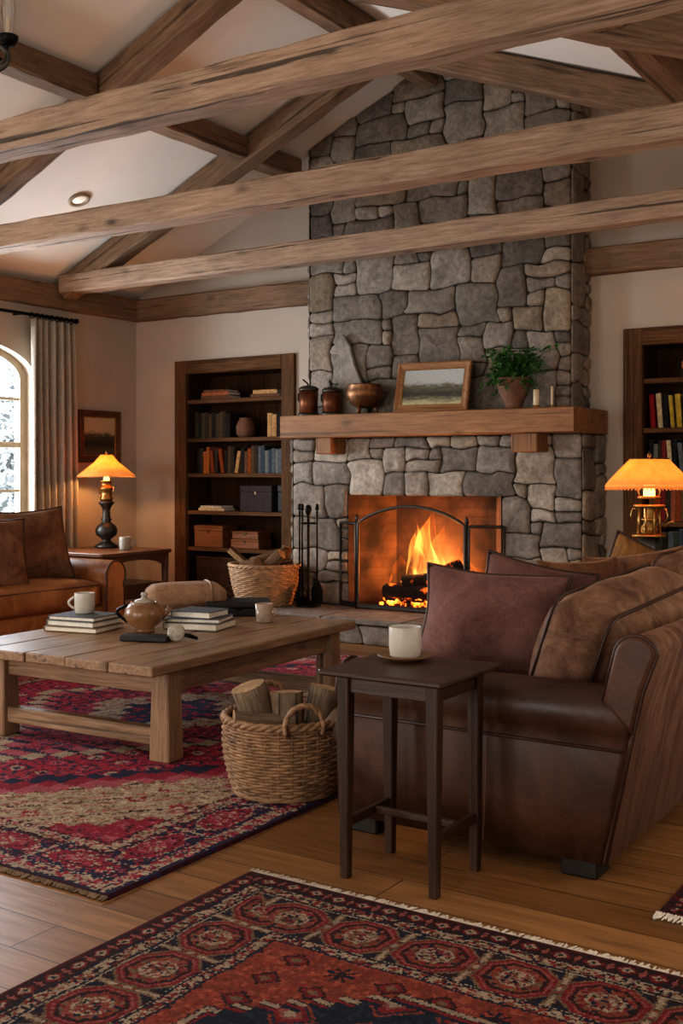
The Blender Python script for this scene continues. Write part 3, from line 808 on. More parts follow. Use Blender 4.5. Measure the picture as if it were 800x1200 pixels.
# ------------------------------------------------------------------ bookcases
SHZ = [1.92, 1.562, 1.234, .887, .548]
def bookcase(k, label):
    x0, x1 = BK[k]; cx = (x0 + x1) / 2; w = x1 - x0; W = w / 2; fw = .14; top = 2.305
    bc = empty('bookcase', (cx, YB, 0), label, 'bookcase', 0, 'built-in bookcases')
    m = MB()
    m.span((-W, -.035, 0), (-W + fw, .02, top), .006); m.span((W - fw, -.035, 0), (W, .02, top), .006)
    m.build('frame_post', 'frame_z', bc)
    m = MB(); m.span((-W + fw, -.035, top - .125), (W - fw, .02, top), .006); m.build('frame_head', 'frame_x', bc)
    m = MB(); i0, i1 = -W + fw, W - fw
    m.span((i0 - .03, .02, 0), (i0, .36, top - .1)); m.span((i1, .02, 0), (i1 + .03, .36, top - .1)); m.span((i0, .02, top - .125), (i1, .36, top - .1)); m.span((i0, .02, 0), (i1, .36, .06))
    m.build('carcass', 'case_z', bc)
    m = MB()
    for i in range(7): m.span((i0 + (i1 - i0) * i / 7 + .002, .335, .06), (i0 + (i1 - i0) * (i + 1) / 7 - .002, .36, top - .12))
    m.build('back_panel', 'case_z', bc)
    for z in SHZ:
        m = MB(); m.span((i0, -.01, z - .018), (i1, .335, z + .018), .004); m.build('shelf', 'frame_x', bc)
    return bc
bookcase(0, 'tall built-in oak bookcase left of the stone fireplace')
bookcase(1, 'built-in oak bookcase right of the fireplace behind the glowing lamp')

def book(x, z, w, h, d, mat, label, group, lean=0, yf=YB + .06):
    m = MB()
    m.prism([(0, 0), (w, 0), (w, .003), (w * .82, .008), (w * .82, d - .006)][:0] or [(0, .004), (w * .25, 0), (w * .75, 0), (w, .004), (w, d), (0, d)], 2, 0, h, .0015, seg=1)
    # raised bands on the spine
    for zz in (.15, .82): m.span((w * .05, -.0022, h * zz), (w * .95, .004, h * zz + .008))
    m.mi = 1; m.span((w * .12, .01, h - .004), (w * .88, d + .001, h + .0006)); m.mi = 0
    o = m.build('book', [mat, 'paper'], None, (x, yf, z), (0, lean, 0))
    return tag(o, label, 'book', group)
BC = {}
def bmat(c):
    if c not in BC: BC[c] = plain('book cloth ' + c, c, .75, 0, .35, 40, .08, .12)
    return BC[c]
CN = {'2a241e': 'near-black', '3a3026': 'dark brown', '4a4030': 'olive brown', '54422c': 'gold brown', 'a8602c': 'orange', '8a4420': 'rust', 'b48a5c': 'tan', '6b4a34': 'brown', '596064': 'slate grey',
      '3f4a50': 'blue grey', '70706a': 'grey', '8b1f1f': 'bright red', '20201f': 'black', 'b59a3c': 'mustard yellow', 'c2ae86': 'cream', '2c3a44': 'navy', '7a2a2a': 'dark red', '9a5a3c': 'terracotta', '3c4438': 'dark green', 'cfc4ae': 'ivory'}
def row(shelfz, x, cols, group, where, hmin, hmax, wmin, wmax, leans=None, seed=0, gap=.001, d=.2):
    r = random.Random(seed)
    for i, c in enumerate(cols):
        w = r.uniform(wmin, wmax); h = r.uniform(hmin, hmax); ln = (leans or {}).get(i, 0)
        extra = abs(math.sin(ln)) * h
        if ln > 0: px = x; x2 = x + w + extra
        elif ln < 0: px = x + extra; x2 = x + w + extra
        else: px = x; x2 = x + w
        dz = w * math.sin(ln) if ln > 0 else 0
        book(px, shelfz + .0185 + (w * abs(math.sin(ln)) if ln > 0 else .0), w, h, d, bmat(c), '%s book, %s from the left %s' % (CN[c], ORD[i], where), group, ln)
        x = x2 + gap
    return x
row(1.562, -6.85, ['3a3026', '2a241e', '4a4030', '3a3026', '54422c', '2a241e', '4a4030', '54422c', '3a3026', '2a241e'], 'dark books beside the vase', 'in the row beside the vase, left bookcase', .225, .25, .036, .046, seed=1)
row(1.562, -6.0, ['b48a5c', 'b48a5c', '2a241e'], 'books at the right of the vase shelf', 'of three right of the vase, left bookcase', .20, .215, .045, .055, seed=2)
nx = row(1.234, -6.82, ['2a241e', '3a3026', 'a8602c', 'a8602c', '8a4420', '3a3026', '8a4420', '2a241e', '54422c', '3a3026', 'b48a5c', '2a241e', '6b4a34', '8a4420', '54422c', '3a3026', '596064', '3f4a50', '70706a', '3f4a50', '596064', '70706a', '596064'],
    'books filling the third shelf', 'on third shelf, left bookcase', .20, .255, .032, .042, {4: -.12, 6: -.16, 10: .18}, 3)
def flat_books(x, z, specs, group, where, yb=YB + .1):
    pos = ['lowest', 'middle', 'topmost'] if len(specs) == 3 else ['lower', 'upper']
    zz = z + .0185
    for i, (w, t, c, rz) in enumerate(specs):
        m = MB(); m.span((-w/2, -.08, 0), (w/2, .09, t), .002); m.mi = 1; m.span((-w/2 + .006, -.075, t * .16), (w/2 + .0015, .08, t * .84))
        o = m.build('book', [bmat(c), 'paper'], None, (x, yb, zz), (0, 0, rz)); zz += t + .0005
        tag(o, '%s flat book in the %s, %s' % (CN[c], where, pos[i]), 'book', group)
flat_books(-6.57, 1.92, [(.34, .035, '6b4a34', .02), (.33, .03, '9a5a3c', -.03), (.28, .022, '6b4a34', .04)], 'flat stack on the top shelf', 'left stack of the top shelf, left bookcase')
flat_books(-6.0, 1.92, [(.32, .03, '6b4a34', -.02), (.26, .035, 'b48a5c', .05)], 'flat pair on the top shelf', 'right pair of the top shelf, left bookcase')
flat_books(-6.62, .887, [(.3, .024, 'c2ae86', .02), (.26, .022, 'cfc4ae', -.04)], 'pale flat books', 'pair on the fourth shelf, left bookcase')
# vase, boxes and basket in the left bookcase
m = MB(); m.lathe([(0, 0), (.06, 0), (.085, .03), (.09, .1), (.07, .15), (.055, .165), (.06, .18), (.05, .18), (.045, .165), (.06, .14), (.08, .1), (0, .02)], n=24)
tag(m.build('vase', 'terracotta', None, (-6.29, YB + .12, 1.5815)), 'small round brown clay vase between the shelved books', 'vase')
def chest(name, label, x, z, w, h, d, mat, lid=True, y=YB + .18):
    t = empty(name, (x, y, z), label, 'box')
    m = MB(); m.box((0, 0, h * .38), (w, d, h * .76), None, .004); m.build('body', mat, t)
    m = MB(); m.box((0, 0, h * .88), (w + .006, d + .006, h * .24), None, .005); m.build('lid', mat, t)
    m = MB(); m.box((0, -d / 2 - .004, h * .72), (.022, .006, .03), None, .002); m.build('clasp', 'bronze', t)
    return t
chest('storage_box', 'dark purple-brown box on the fourth shelf of the left bookcase', -6.13, .9055, .36, .235, .2, 'plum', y=YB + .16)
chest('storage_box', 'black box in the right corner of the fourth shelf', -5.845, .9055, .13, .24, .18, 'black_cloth', y=YB + .19)
chest('wooden_box', 'larger orange wooden box on the lowest shelf at left', -6.66, .5665, .34, .2, .22, 'box_wood', y=YB + .14)
chest('wooden_box', 'flat orange wooden box under a smaller one, lowest shelf', -6.24, .5665, .32, .085, .2, 'box_wood', y=YB + .14)
chest('wooden_box', 'small flat wooden box on top of another, lowest shelf', -6.24, .6525, .3, .07, .19, 'box_wood', y=YB + .14)
# right bookcase
flat_books(-2.16, 1.92, [(.26, .035, '2a241e', .0), (.25, .03, '2a241e', .03), (.24, .05, '9a5a3c', -.02)], 'flat stack, right bookcase', 'right bookcase top shelf stack')
row(1.562, -2.53, ['8b1f1f', 'c2ae86', '20201f', 'b59a3c', 'b59a3c', '20201f', 'c2ae86', 'c2ae86', '2c3a44', '3a3026', '6b4a34'], 'upright books in the right bookcase', 'on second shelf, right bookcase', .22, .255, .026, .038, {0: -.06, 1: -.08, 3: -.08, 4: -.07, 6: -.05, 7: -.06}, 5)
row(1.234, -2.53, ['20201f', '70706a', '3a3026', '7a2a2a', 'c2ae86', '20201f', '596064', '7a2a2a', '9a5a3c', '3a3026', '2c3a44', '6b4a34'], 'books behind the lamp shade', 'on third shelf behind the lamp, right bookcase', .2, .25, .026, .036, {4: -.08, 6: -.1}, 6)
row(.887, -2.53, ['6b4a34', '8a4420', '7a2a2a', '3a3026', '9a5a3c', '8a4420', '6b4a34', '7a2a2a', '3a3026', '6b4a34', '9a5a3c'], 'tall rust books behind the lamp stem', 'on fourth shelf behind the lamp stem, right bookcase', .27, .3, .034, .046, None, 7)
row(.548, -2.53, ['3c4438', '3f4a50', '3c4438', '2a241e', '596064', '3c4438', '3f4a50', '3a3026', '3c4438', '2a241e', '3f4a50', '3c4438'], 'dark green books on the lowest shelf', 'on lowest shelf above the sofa, right bookcase', .24, .29, .03, .042, None, 8)

# ------------------------------------------------------------------ wicker
def superell(t, a, b, p):
    c, s = math.cos(t), math.sin(t)
    return math.copysign(abs(c) ** (2 / p), c) * a, math.copysign(abs(s) ** (2 / p), s) * b
def weave_mesh(rb, rt, h, rows, stakes, ratio=1.0, p=2.0, th=.006, bulge=.0):
    m = MB(); S = stakes * 4
    def R_(t): return rb + (rt - rb) * t + bulge * math.sin(PI * t)
    for k in range(rows):
        t = (k + .5) / rows; z = h * t; pts = []
        for i in range(S):
            a = 2 * PI * i / S; x, y = superell(a, 1, ratio, p)
            rr = R_(t) + th * .75 * math.cos(a * stakes / 2 + (k % 2) * PI)
            pts.append((x * rr, y * rr, z + .0012 * math.sin(i * 1.3 + k)))
        m.tube(pts, h / rows * .56, 6, closed=True)
    for i in range(stakes):
        a = 2 * PI * (i + .5) / stakes * 1.0; x, y = superell(2 * PI * i / stakes, 1, ratio, p)
        m.tube([(x * R_(t), y * R_(t), h * t) for t in (0, .25, .5, .75, 1)], th * .8, 5)
    # dark inner lining so that no light passes between the canes
    n = 40; ringA = []; 
    for t in (0, .5, .97): ringA.append([m.bm.verts.new((superell(2*PI*i/n, 1, ratio, p)[0] * (R_(t) - th), superell(2*PI*i/n, 1, ratio, p)[1] * (R_(t) - th), h * t + .004)) for i in range(n)])
    m.mi = 1
    for A, B in zip(ringA, ringA[1:]):
        for i in range(n): m._f([A[i], B[i], B[(i+1) % n], A[(i+1) % n]], True)
    m._f(ringA[0])
    return m
def basket(label, loc, rb, rt, h, rows, stakes, mat, handle_ang=None, bulge=0, rz=0, hr=.075):
    t = empty('log_basket', loc, label, 'basket', rz)
    weave_mesh(rb, rt, h, rows, stakes, bulge=bulge).build('woven_body', [mat, 'wicker_dark'], t)
    m = MB(); n = 96
    for ph in (0, 2.1, 4.2):
        m.tube([((rt + .009 * math.cos(26 * 2*PI*i/n/2 + ph)) * math.cos(2*PI*i/n), (rt + .009 * math.cos(26*2*PI*i/n/2 + ph)) * math.sin(2*PI*i/n), h + .009 * math.sin(26*2*PI*i/n/2 + ph)) for i in range(n)], .0095, 6, closed=True)
    m.build('rim', mat, t)
    m = MB(); m.tube([((rb + .004) * math.cos(2*PI*i/48), (rb + .004) * math.sin(2*PI*i/48), .010) for i in range(48)], .01, 6, closed=True); m.build('base_ring', mat, t)
    if handle_ang is not None:
        for da in (0, PI):
            a = handle_ang + da; c = Vector((math.cos(a), math.sin(a), 0)); tg = Vector((-math.sin(a), math.cos(a), 0)); m = MB()
            for ph in (0, PI):
                m.tube([c * (rt + .014 + .006 * math.cos(i * 1.1 + ph)) + tg * hr * math.cos(PI * (-.12 + 1.24 * i / 24)) + Vector((0, 0, h + .005 + hr * 1.05 * math.sin(PI * (-.12 + 1.24 * i / 24)) + .005 * math.sin(i * 1.1 + ph))) for i in range(25)], .0085, 7)
            m.build('handle', mat, t)
    return t
NB = Vector((-2.555, 3.53, .013))
basket('large tan wicker basket full of logs on the rug by the sofa', NB, .195, .238, .29, 24, 30, 'wicker', R(-38), .018)
FBK = Vector((-5.41, 7.19, .1935))
basket('pale wicker basket of firewood on the hearth by the bookcase', FBK, .21, .285, .32, 20, 32, 'wicker_light', None, .01)
def lg(base, a, d, L, rad, sd, label, kind, group, spin=0):
    return place_log('firewood_log', label, 'log', base + Vector(a), d, L, rad, sd, ['bark', 'cut'] if group == G1 else ['bark_dark', 'cut'], kind, spin, group)
G1, G2 = 'logs in the basket by the sofa', 'logs in the hearth basket'
RT = Vector((.839, .545, 0)); FW = Vector((-.545, .839, 0)); UP = Vector((0, 0, 1))
def loc3(r_, f_, z_): return RT * r_ + FW * f_ + UP * z_
lg(NB, loc3(-.075, .03, .16), loc3(-.30, -.12, 1), .255, .072, 31, 'pale thick log standing upright at the left of the near basket', 'round', G1)
lg(NB, loc3(.03, -.075, .265), loc3(-.8, -.2, .10), .23, .055, 32, 'split log lying on its side at the left front of near basket', 'split', G1, R(60))
lg(NB, loc3(.01, -.06, .12), loc3(-.02, .1, 1), .27, .062, 33, 'round bark-covered log standing in the middle of the near basket', 'round', G1)
lg(NB, loc3(.10, .02, .13), loc3(.22, .06, 1), .27, .060, 34, 'grey-barked log leaning right in the near basket', 'round', G1)
lg(NB, loc3(.13, -.10, .2), loc3(.55, -.1, .55), .15, .05, 35, 'short round log at the right rim of the near basket', 'round', G1)
lg(NB, loc3(-.06, .14, .255), loc3(1, .1, .02), .26, .045, 36, 'pale split log lying across the back of the near basket', 'split', G1, R(90))
lg(FBK, loc3(-.12, .02, .30), loc3(-.65, 0, .55), .22, .045, 41, 'split log pointing up at the left rim of the hearth basket', 'split', G2, R(90))
lg(FBK, loc3(-.10, -.06, .33), loc3(1, .15, .28), .30, .058, 42, 'brown bark log lying across the top of the hearth basket', 'round', G2)
lg(FBK, loc3(.03, -.12, .31), loc3(.3, -.25, .28), .2, .055, 43, 'pale split log at the front of the hearth basket', 'split', G2, R(200))
lg(FBK, loc3(.10, .0, .26), loc3(.25, .02, .6), .22, .05, 44, 'pale split log standing at the right of the hearth basket', 'split', G2, R(160))
lg(FBK, loc3(.10, -.12, .3), loc3(.7, .1, .15), .14, .05, 45, 'dark round log at the far right rim of the hearth basket', 'round', G2)
lg(FBK, loc3(-.17, -.1, .31), loc3(.5, -.3, .12), .16, .045, 46, 'small brown round log at the front left of hearth basket', 'round', G2)
# dark wicker hamper at the foot of the left bookcase
hp = empty('wicker_hamper', (-6.33, YB + .17, .061), 'dark woven hamper on the floor of the left bookcase', 'basket')
weave_mesh(.5, .52, .4, 22, 44, .25, 6, .006).build('woven_body', ['wicker_dark', 'wicker_dark'], hp)
m = MB(); m.tube([(superell(2*PI*i/60, .525, .133, 6)[0], superell(2*PI*i/60, .525, .133, 6)[1], .405) for i in range(60)], .012, 6, closed=True); m.build('rim', 'wicker_dark', hp)

# ------------------------------------------------------------------ mantel ornaments
MT = MZ1 + .001
def canister(label, x, y, r_, h, curl):
    t = empty('canister', (x, y, MT), label, 'canister', 0, 'lidded canisters on the mantel')
    m = MB(); m.lathe([(0, 0), (r_ * 1.12, 0), (r_ * 1.12, .016), (r_, .024), (r_ * .97, h * .5), (r_, h), (0, h)], n=28); m.build('body', 'copper', t)
    m = MB(); m.lathe([(r_ * 1.14, 0), (r_ * 1.16, .012), (r_ * 1.02, .026), (r_ * 1.0, .02)], n=28); m.build('base_band', 'pewter', t)
    m = MB(); m.lathe([(r_ * 1.05, h), (r_ * 1.06, h + .014), (r_ * .8, h + .03), (r_ * .25, h + .04), (0, h + .04)], n=28); m.build('lid', 'pewter', t)
    m = MB(); m.tube([(0, 0, h + .03), (-.01, 0, h + .055), (-.03 * curl, 0, h + .07), (-.055 * curl, 0, h + .09)], .007, 7); m.build('knob', 'iron', t)
    m = MB(); m.tube([(-r_ * 1.0, -.01, h * .55), (-r_ * 1.2, -.012, h * .65), (-r_ * 1.2, -.012, h * .85), (-r_ * 1.0, -.01, h * .93)], .007, 7); m.build('handle', 'iron', t)
canister('taller copper canister with curled knob at the left end of the mantel', -5.13, 7.41, .078, .21, 1)
canister('shorter copper canister beside the hammered bowl on the mantel', -4.905, 7.41, .076, .19, .4)
t = empty('hammered_bowl', (-4.60, 7.42, MT), 'round hammered brass bowl on feet beside the framed meadow painting', 'bowl')
m = MB(); m.lathe([(0, .05), (.06, .05), (.11, .08), (.145, .14), (.148, .18), (.13, .225), (.136, .235), (.126, .235), (.12, .22), (.135, .17), (.1, .1), (0, .07)], n=32); m.build('body', 'hammered', t)
for k in range(3):
    a = 2 * PI * k / 3 + .5; MB().tube([(.075 * math.cos(a), .075 * math.sin(a), .075), (.09 * math.cos(a), .09 * math.sin(a), .03), (.1 * math.cos(a), .1 * math.sin(a), .006)], [.014, .011, .012], 8).build('leg', 'hammered', t)
# animal-shaped pale stone
m = MB(); pts = [(.0, .0), (.10, .0), (.33, .0), (.345, .10), (.27, .27), (.2, .42), (.16, .56), (.115, .63), (.085, .665), (.055, .63), (-.03, .545), (-.035, .52), (.06, .5), (.075, .42), (.06, .28), (.03, .14)]
m.prism(pts, 1, -.018, .018, .008)
tag(m.build('stone_figure', plain('pale carved stone', '8f867b', .95, 0, .3, 16, .8), None, (-4.98, 7.535, MT), (R(-3), 0, 0)), 'flat grey stone shaped like a sitting long-necked animal behind the mantel bowl', 'figurine')
def picture(name, label, w, h, fw, frame_mat, art, M, dep=.03, inner='brass'):
    t = empty(name, (0, 0, 0), label, 'picture'); t.matrix_world = M
    m = MB()
    prof = [(0, 0), (0, dep * .8), (fw * .25, dep), (fw * .7, dep * .6), (fw, dep * .55), (fw, 0)]
    def P(u, v, k): return (u, -k, v)
    rings = []
    for (o_, k) in prof:
        rings.append([m.bm.verts.new(P(*c, k)) for c in ((-w/2 + o_, o_), (w/2 - o_, o_), (w/2 - o_, h - o_), (-w/2 + o_, h - o_))])
    for A, B in zip(rings, rings[1:] + rings[:1]):
        for i in range(4): m._f([A[i], A[(i+1) % 4], B[(i+1) % 4], B[i]])
    bmesh.ops.recalc_face_normals(m.bm, faces=m.bm.faces)
    m.build('frame', frame_mat, t)
    s = .012; f2 = fw - .004; m = MB()
    for a, b in (((-w/2 + f2, f2), (w/2 - f2, f2 + s)), ((-w/2 + f2, h - f2 - s), (w/2 - f2, h - f2)), ((-w/2 + f2, f2 + s), (-w/2 + f2 + s, h - f2 - s)), ((w/2 - f2 - s, f2 + s), (w/2 - f2, h - f2 - s))):
        m.span((a[0], -dep * .5, a[1]), (b[0], -.002, b[1]), .002)
    m.build('slip', inner, t)
    m = MB(); m.span((-w/2 + fw, -dep * .3, fw), (w/2 - fw, -.001, h - fw)); m.build('canvas', art, t)
    return t
picture('framed_painting', 'gilt wood framed meadow painting leaning on the mantel', .63, .39, .05, 'honey_x', 'painting_m', Matrix.Translation((-4.02, 7.43, MT + .001)) @ Matrix.Rotation(R(-12), 4, 'X') @ Matrix.Rotation(R(0.5), 4, 'Y'))
picture('framed_painting', 'small dark woodland painting in carved wooden frame on the left wall', .53, .485, .06, 'frame_x', 'painting_w', Matrix.Translation((XL + .003, 7.45, 1.352)) @ Matrix.Rotation(R(90), 4, 'Z'))
# potted plant
t = empty('potted_plant', (-3.33, 7.42, MT), 'leafy green plant spilling from a clay pot on the mantel', 'plant')
m = MB(); m.lathe([(0, 0), (.06, 0), (.065, .03), (.075, .06), (.11, .13), (.125, .2), (.13, .225), (.118, .225), (.11, .19), (0, .18)], n=28); m.build('pot', 'terracotta', t)
m = MB(); r = random.Random(12)
def leaf(m, p, d, s, up):
    d = d.normalized(); sd = d.cross(up)
    if sd.length < 1e-3: sd = Vector((1, 0, 0))
    sd.normalize(); n = sd.cross(d)
    a = p; b = p + d * s * .5 + sd * s * .3 + n * s * .06; c = p + d * s; e = p + d * s * .5 - sd * s * .3 + n * s * .06; mid = p + d * s * .5
    vs = [m.bm.verts.new(q) for q in (a, b, c, e, mid)]
    for q in ((0, 1, 4), (1, 2, 4), (2, 3, 4), (3, 0, 4)): m._f([vs[i] for i in q])
for k in range(95):
    a = r.uniform(0, 2 * PI); out = r.uniform(.08, .25) if r.random() < .8 else r.uniform(.2, .3); rise = r.uniform(.04, .24) if r.random() < .75 else r.uniform(-.12, .03)
    ca, sa = math.cos(a), math.sin(a)
    if sa > 0: sa *= .5
    sa *= .6
    p0 = Vector((ca * .05, sa * .05, .19)); p1 = Vector((ca * out * .6, sa * out * .6, .24 + max(0, rise) * .8)); out *= 1.15; p2 = Vector((ca * out, sa * out, .2 + rise))
    pts = [p0.lerp(p1, i / 4).lerp(p1.lerp(p2, i / 4), i / 4) for i in range(5)]
    m.tube(pts, .0018, 4)
    for i in range(14):
        tt = .25 + .75 * i / 13; q = p0.lerp(p1, tt).lerp(p1.lerp(p2, tt), tt)
        dr = Vector((r.uniform(-1, 1), r.uniform(-1, 1), r.uniform(-.5, .8)))
        leaf(m, q, dr, r.uniform(.03, .058), Vector((r.uniform(-.4, .4), r.uniform(-.4, .4), 1)))
m.build('foliage', 'leaf', t)
def pillar(name, label, x, y, r_, h):
    t = empty(name, (x, y, MT), label, 'candle')
    m = MB(); m.lathe([(0, 0), (r_ * 1.5, 0), (r_ * 1.5, .008), (r_ * .9, .018), (r_ * .8, .03)], n=18); m.build('holder', 'brass', t)
    m = MB(); m.lathe([(r_ * .9, .02), (r_, .024), (r_, h), (r_ * .7, h + .002), (0, h - .004)], n=18); m.build('wax', 'wax', t)
    m = MB(); m.tube([(0, 0, h - .004), (.002, 0, h + .012)], .0015, 5); m.build('wick', 'iron', t)
pillar('pillar_candle', 'cream pillar candle right beside the plant pot on the mantel', -3.13, 7.36, .022, .13)
pillar('taper_candle', 'slim white taper candle nearest the right end of the mantel', -3.02, 7.38, .009, .15)

# ------------------------------------------------------------------ window, curtain, outdoors
win = empty('window_1', (XL - .13, WC, 0), None, None, 0, None, 'structure')
N = 24; ys = [-WH * math.cos(PI * i / N) for i in range(N + 1)]
def arch_path(inset):
    w = WH - inset; rr = RISE - inset * .4
    return [(-w, SILL + inset)] + [(-w * math.cos(PI * i / N), SPR - inset * .3 + rr * math.sin(PI * i / N)) for i in range(N + 1)] + [(w, SILL + inset)]
m = MB(); A, B = arch_path(0), arch_path(.075)
for k in range(len(A)):
    l = (k + 1) % len(A)
    for x0, x1 in ((.03, .03), (-.04, -.04)):
        m.quad((x0, *A[k]), (x0, *A[l]), (x0, *B[l]), (x0, *B[k]))
    m.quad((-.04, *B[k]), (-.04, *B[l]), (.03, *B[l]), (.03, *B[k]))
m.build('window_frame', 'white_paint', win)
m = MB()
m.span((-.02, -WH + .07, 1.475), (.025, WH - .07, 1.525), .004)
for z in (1.1, 1.9): m.span((-.01, -WH + .07, z - .012), (.015, WH - .07, z + .012))
for y in (-.34, 0, .34): m.span((-.01, y - .012, SILL + .07), (.015, y + .012, SPR + (RISE - .05) * math.sqrt(1 - (y / WH) ** 2) - .03))
m.build('glazing_bars', 'white_paint', win)
m = MB(); m._f([m.bm.verts.new((.0, *p)) for p in arch_path(.06)]); m.build('pane', 'glass', win)
m = MB(); m.span((-.07, -WH + .001, SILL), (.16, WH - .001, SILL + .03), .006); m.build('window_sill', 'white_paint', win)

cr = empty('curtain_rod', (XL + .1, 6.0, 2.62), 'black iron curtain rod above the arched window', 'curtain rod')
MB().tube([(0, -1.2, 0), (0, 1.06, 0)], .014, 10).build('rod', 'iron', cr)
MB().lathe([(0, 0), (.02, .0), (.024, .012), (.024, .03), (.015, .04), (0, .042)], n=14, M=Matrix.Rotation(R(-90), 4, 'X'), c=(0, 1.055, 0)).build('finial', 'iron', cr)
MB().span((-.1, .44, -.012), (.012, .464, .012)).build('bracket', 'iron', cr)
for k in range(9):
    y = .56 + k * .057; MB().tube([(.024 * math.cos(2*PI*i/12), y, .024 * math.sin(2*PI*i/12) - .008) for i in range(12)], .0055, 5, closed=True).build('ring', 'iron', cr)
m = MB(); NU, NV = 110, 30; g = []
for j in range(NV + 1):
    v = j / NV; z = 2.585 - v * 2.55; rowv = []
    for i in range(NU + 1):
        u = i / NU; amp = .035 + .02 * v
        y = 6.55 + .50 * u + .035 * v * (u - .3); x = XL + .1 + amp * math.sin(u * 2 * PI * 6.5 + .6 * math.sin(v * 3 + u * 4)) + .012 * math.sin(u * 31 + v * 2)
        rowv.append(m.bm.verts.new((x - XL - .1, y - 6.8, z)))
    g.append(rowv)
for a, b in zip(g, g[1:]):
    for i in range(NU): m._f([a[i], a[i+1], b[i+1], b[i]], True)
cu = m.build('curtain', 'linen', None, (XL + .1, 6.8, 0)); tag(cu, 'long grey linen curtain hanging beside the arched window', 'curtain')
md = cu.modifiers.new('s', 'SOLIDIFY'); md.thickness = .004

g = MB(); g.span((-30, -14, -.6), (XL - .4, 26, -.5)); struct(g.build('ground_outside', 'snow'))
r = random.Random(3)
kinds = ['left edge', 'middle', 'right edge', 'far middle', 'far right']
for k, (x, y, hh) in enumerate(((-10.8, 7.2, 4.2), (-13.2, 9.4, 5.2), (-11.2, 10.4, 4.2), (-17.5, 10.6, 6.5), (-16, 14.6, 6.0))):
    t = empty('snowy_tree', (x, y, -.5), 'snow-dusted tree seen through the arched window, %s of the group' % kinds[k], 'tree', 0, 'snowy trees outside the window')
    MB().tube([(0, 0, 0), (0, 0, hh)], [.12, .02], 8).build('trunk', 'bark', t)
    m = MB()
    for q in range(5000):
        z = .3 + (hh - .3) * r.random() ** 1.2; rad = (1 - z / hh) * hh * .3 + .1; a = r.random() * 2 * PI; rr = rad * math.sqrt(r.random())
        p = Vector((rr * math.cos(a), rr * math.sin(a), z)); s = r.uniform(.03, .08)
        d1 = Vector((r.gauss(0, 1), r.gauss(0, 1), r.gauss(0, .6))).normalized() * s; d2 = Vector((r.gauss(0, 1), r.gauss(0, 1), r.gauss(0, 1))).cross(d1).normalized() * s * .6
        m.mi = 1 if r.random() < .5 else 0
        m.quad(p - d1, p - d2, p + d1, p + d2)
    m.build('foliage', ['firtree', 'snow'], t)

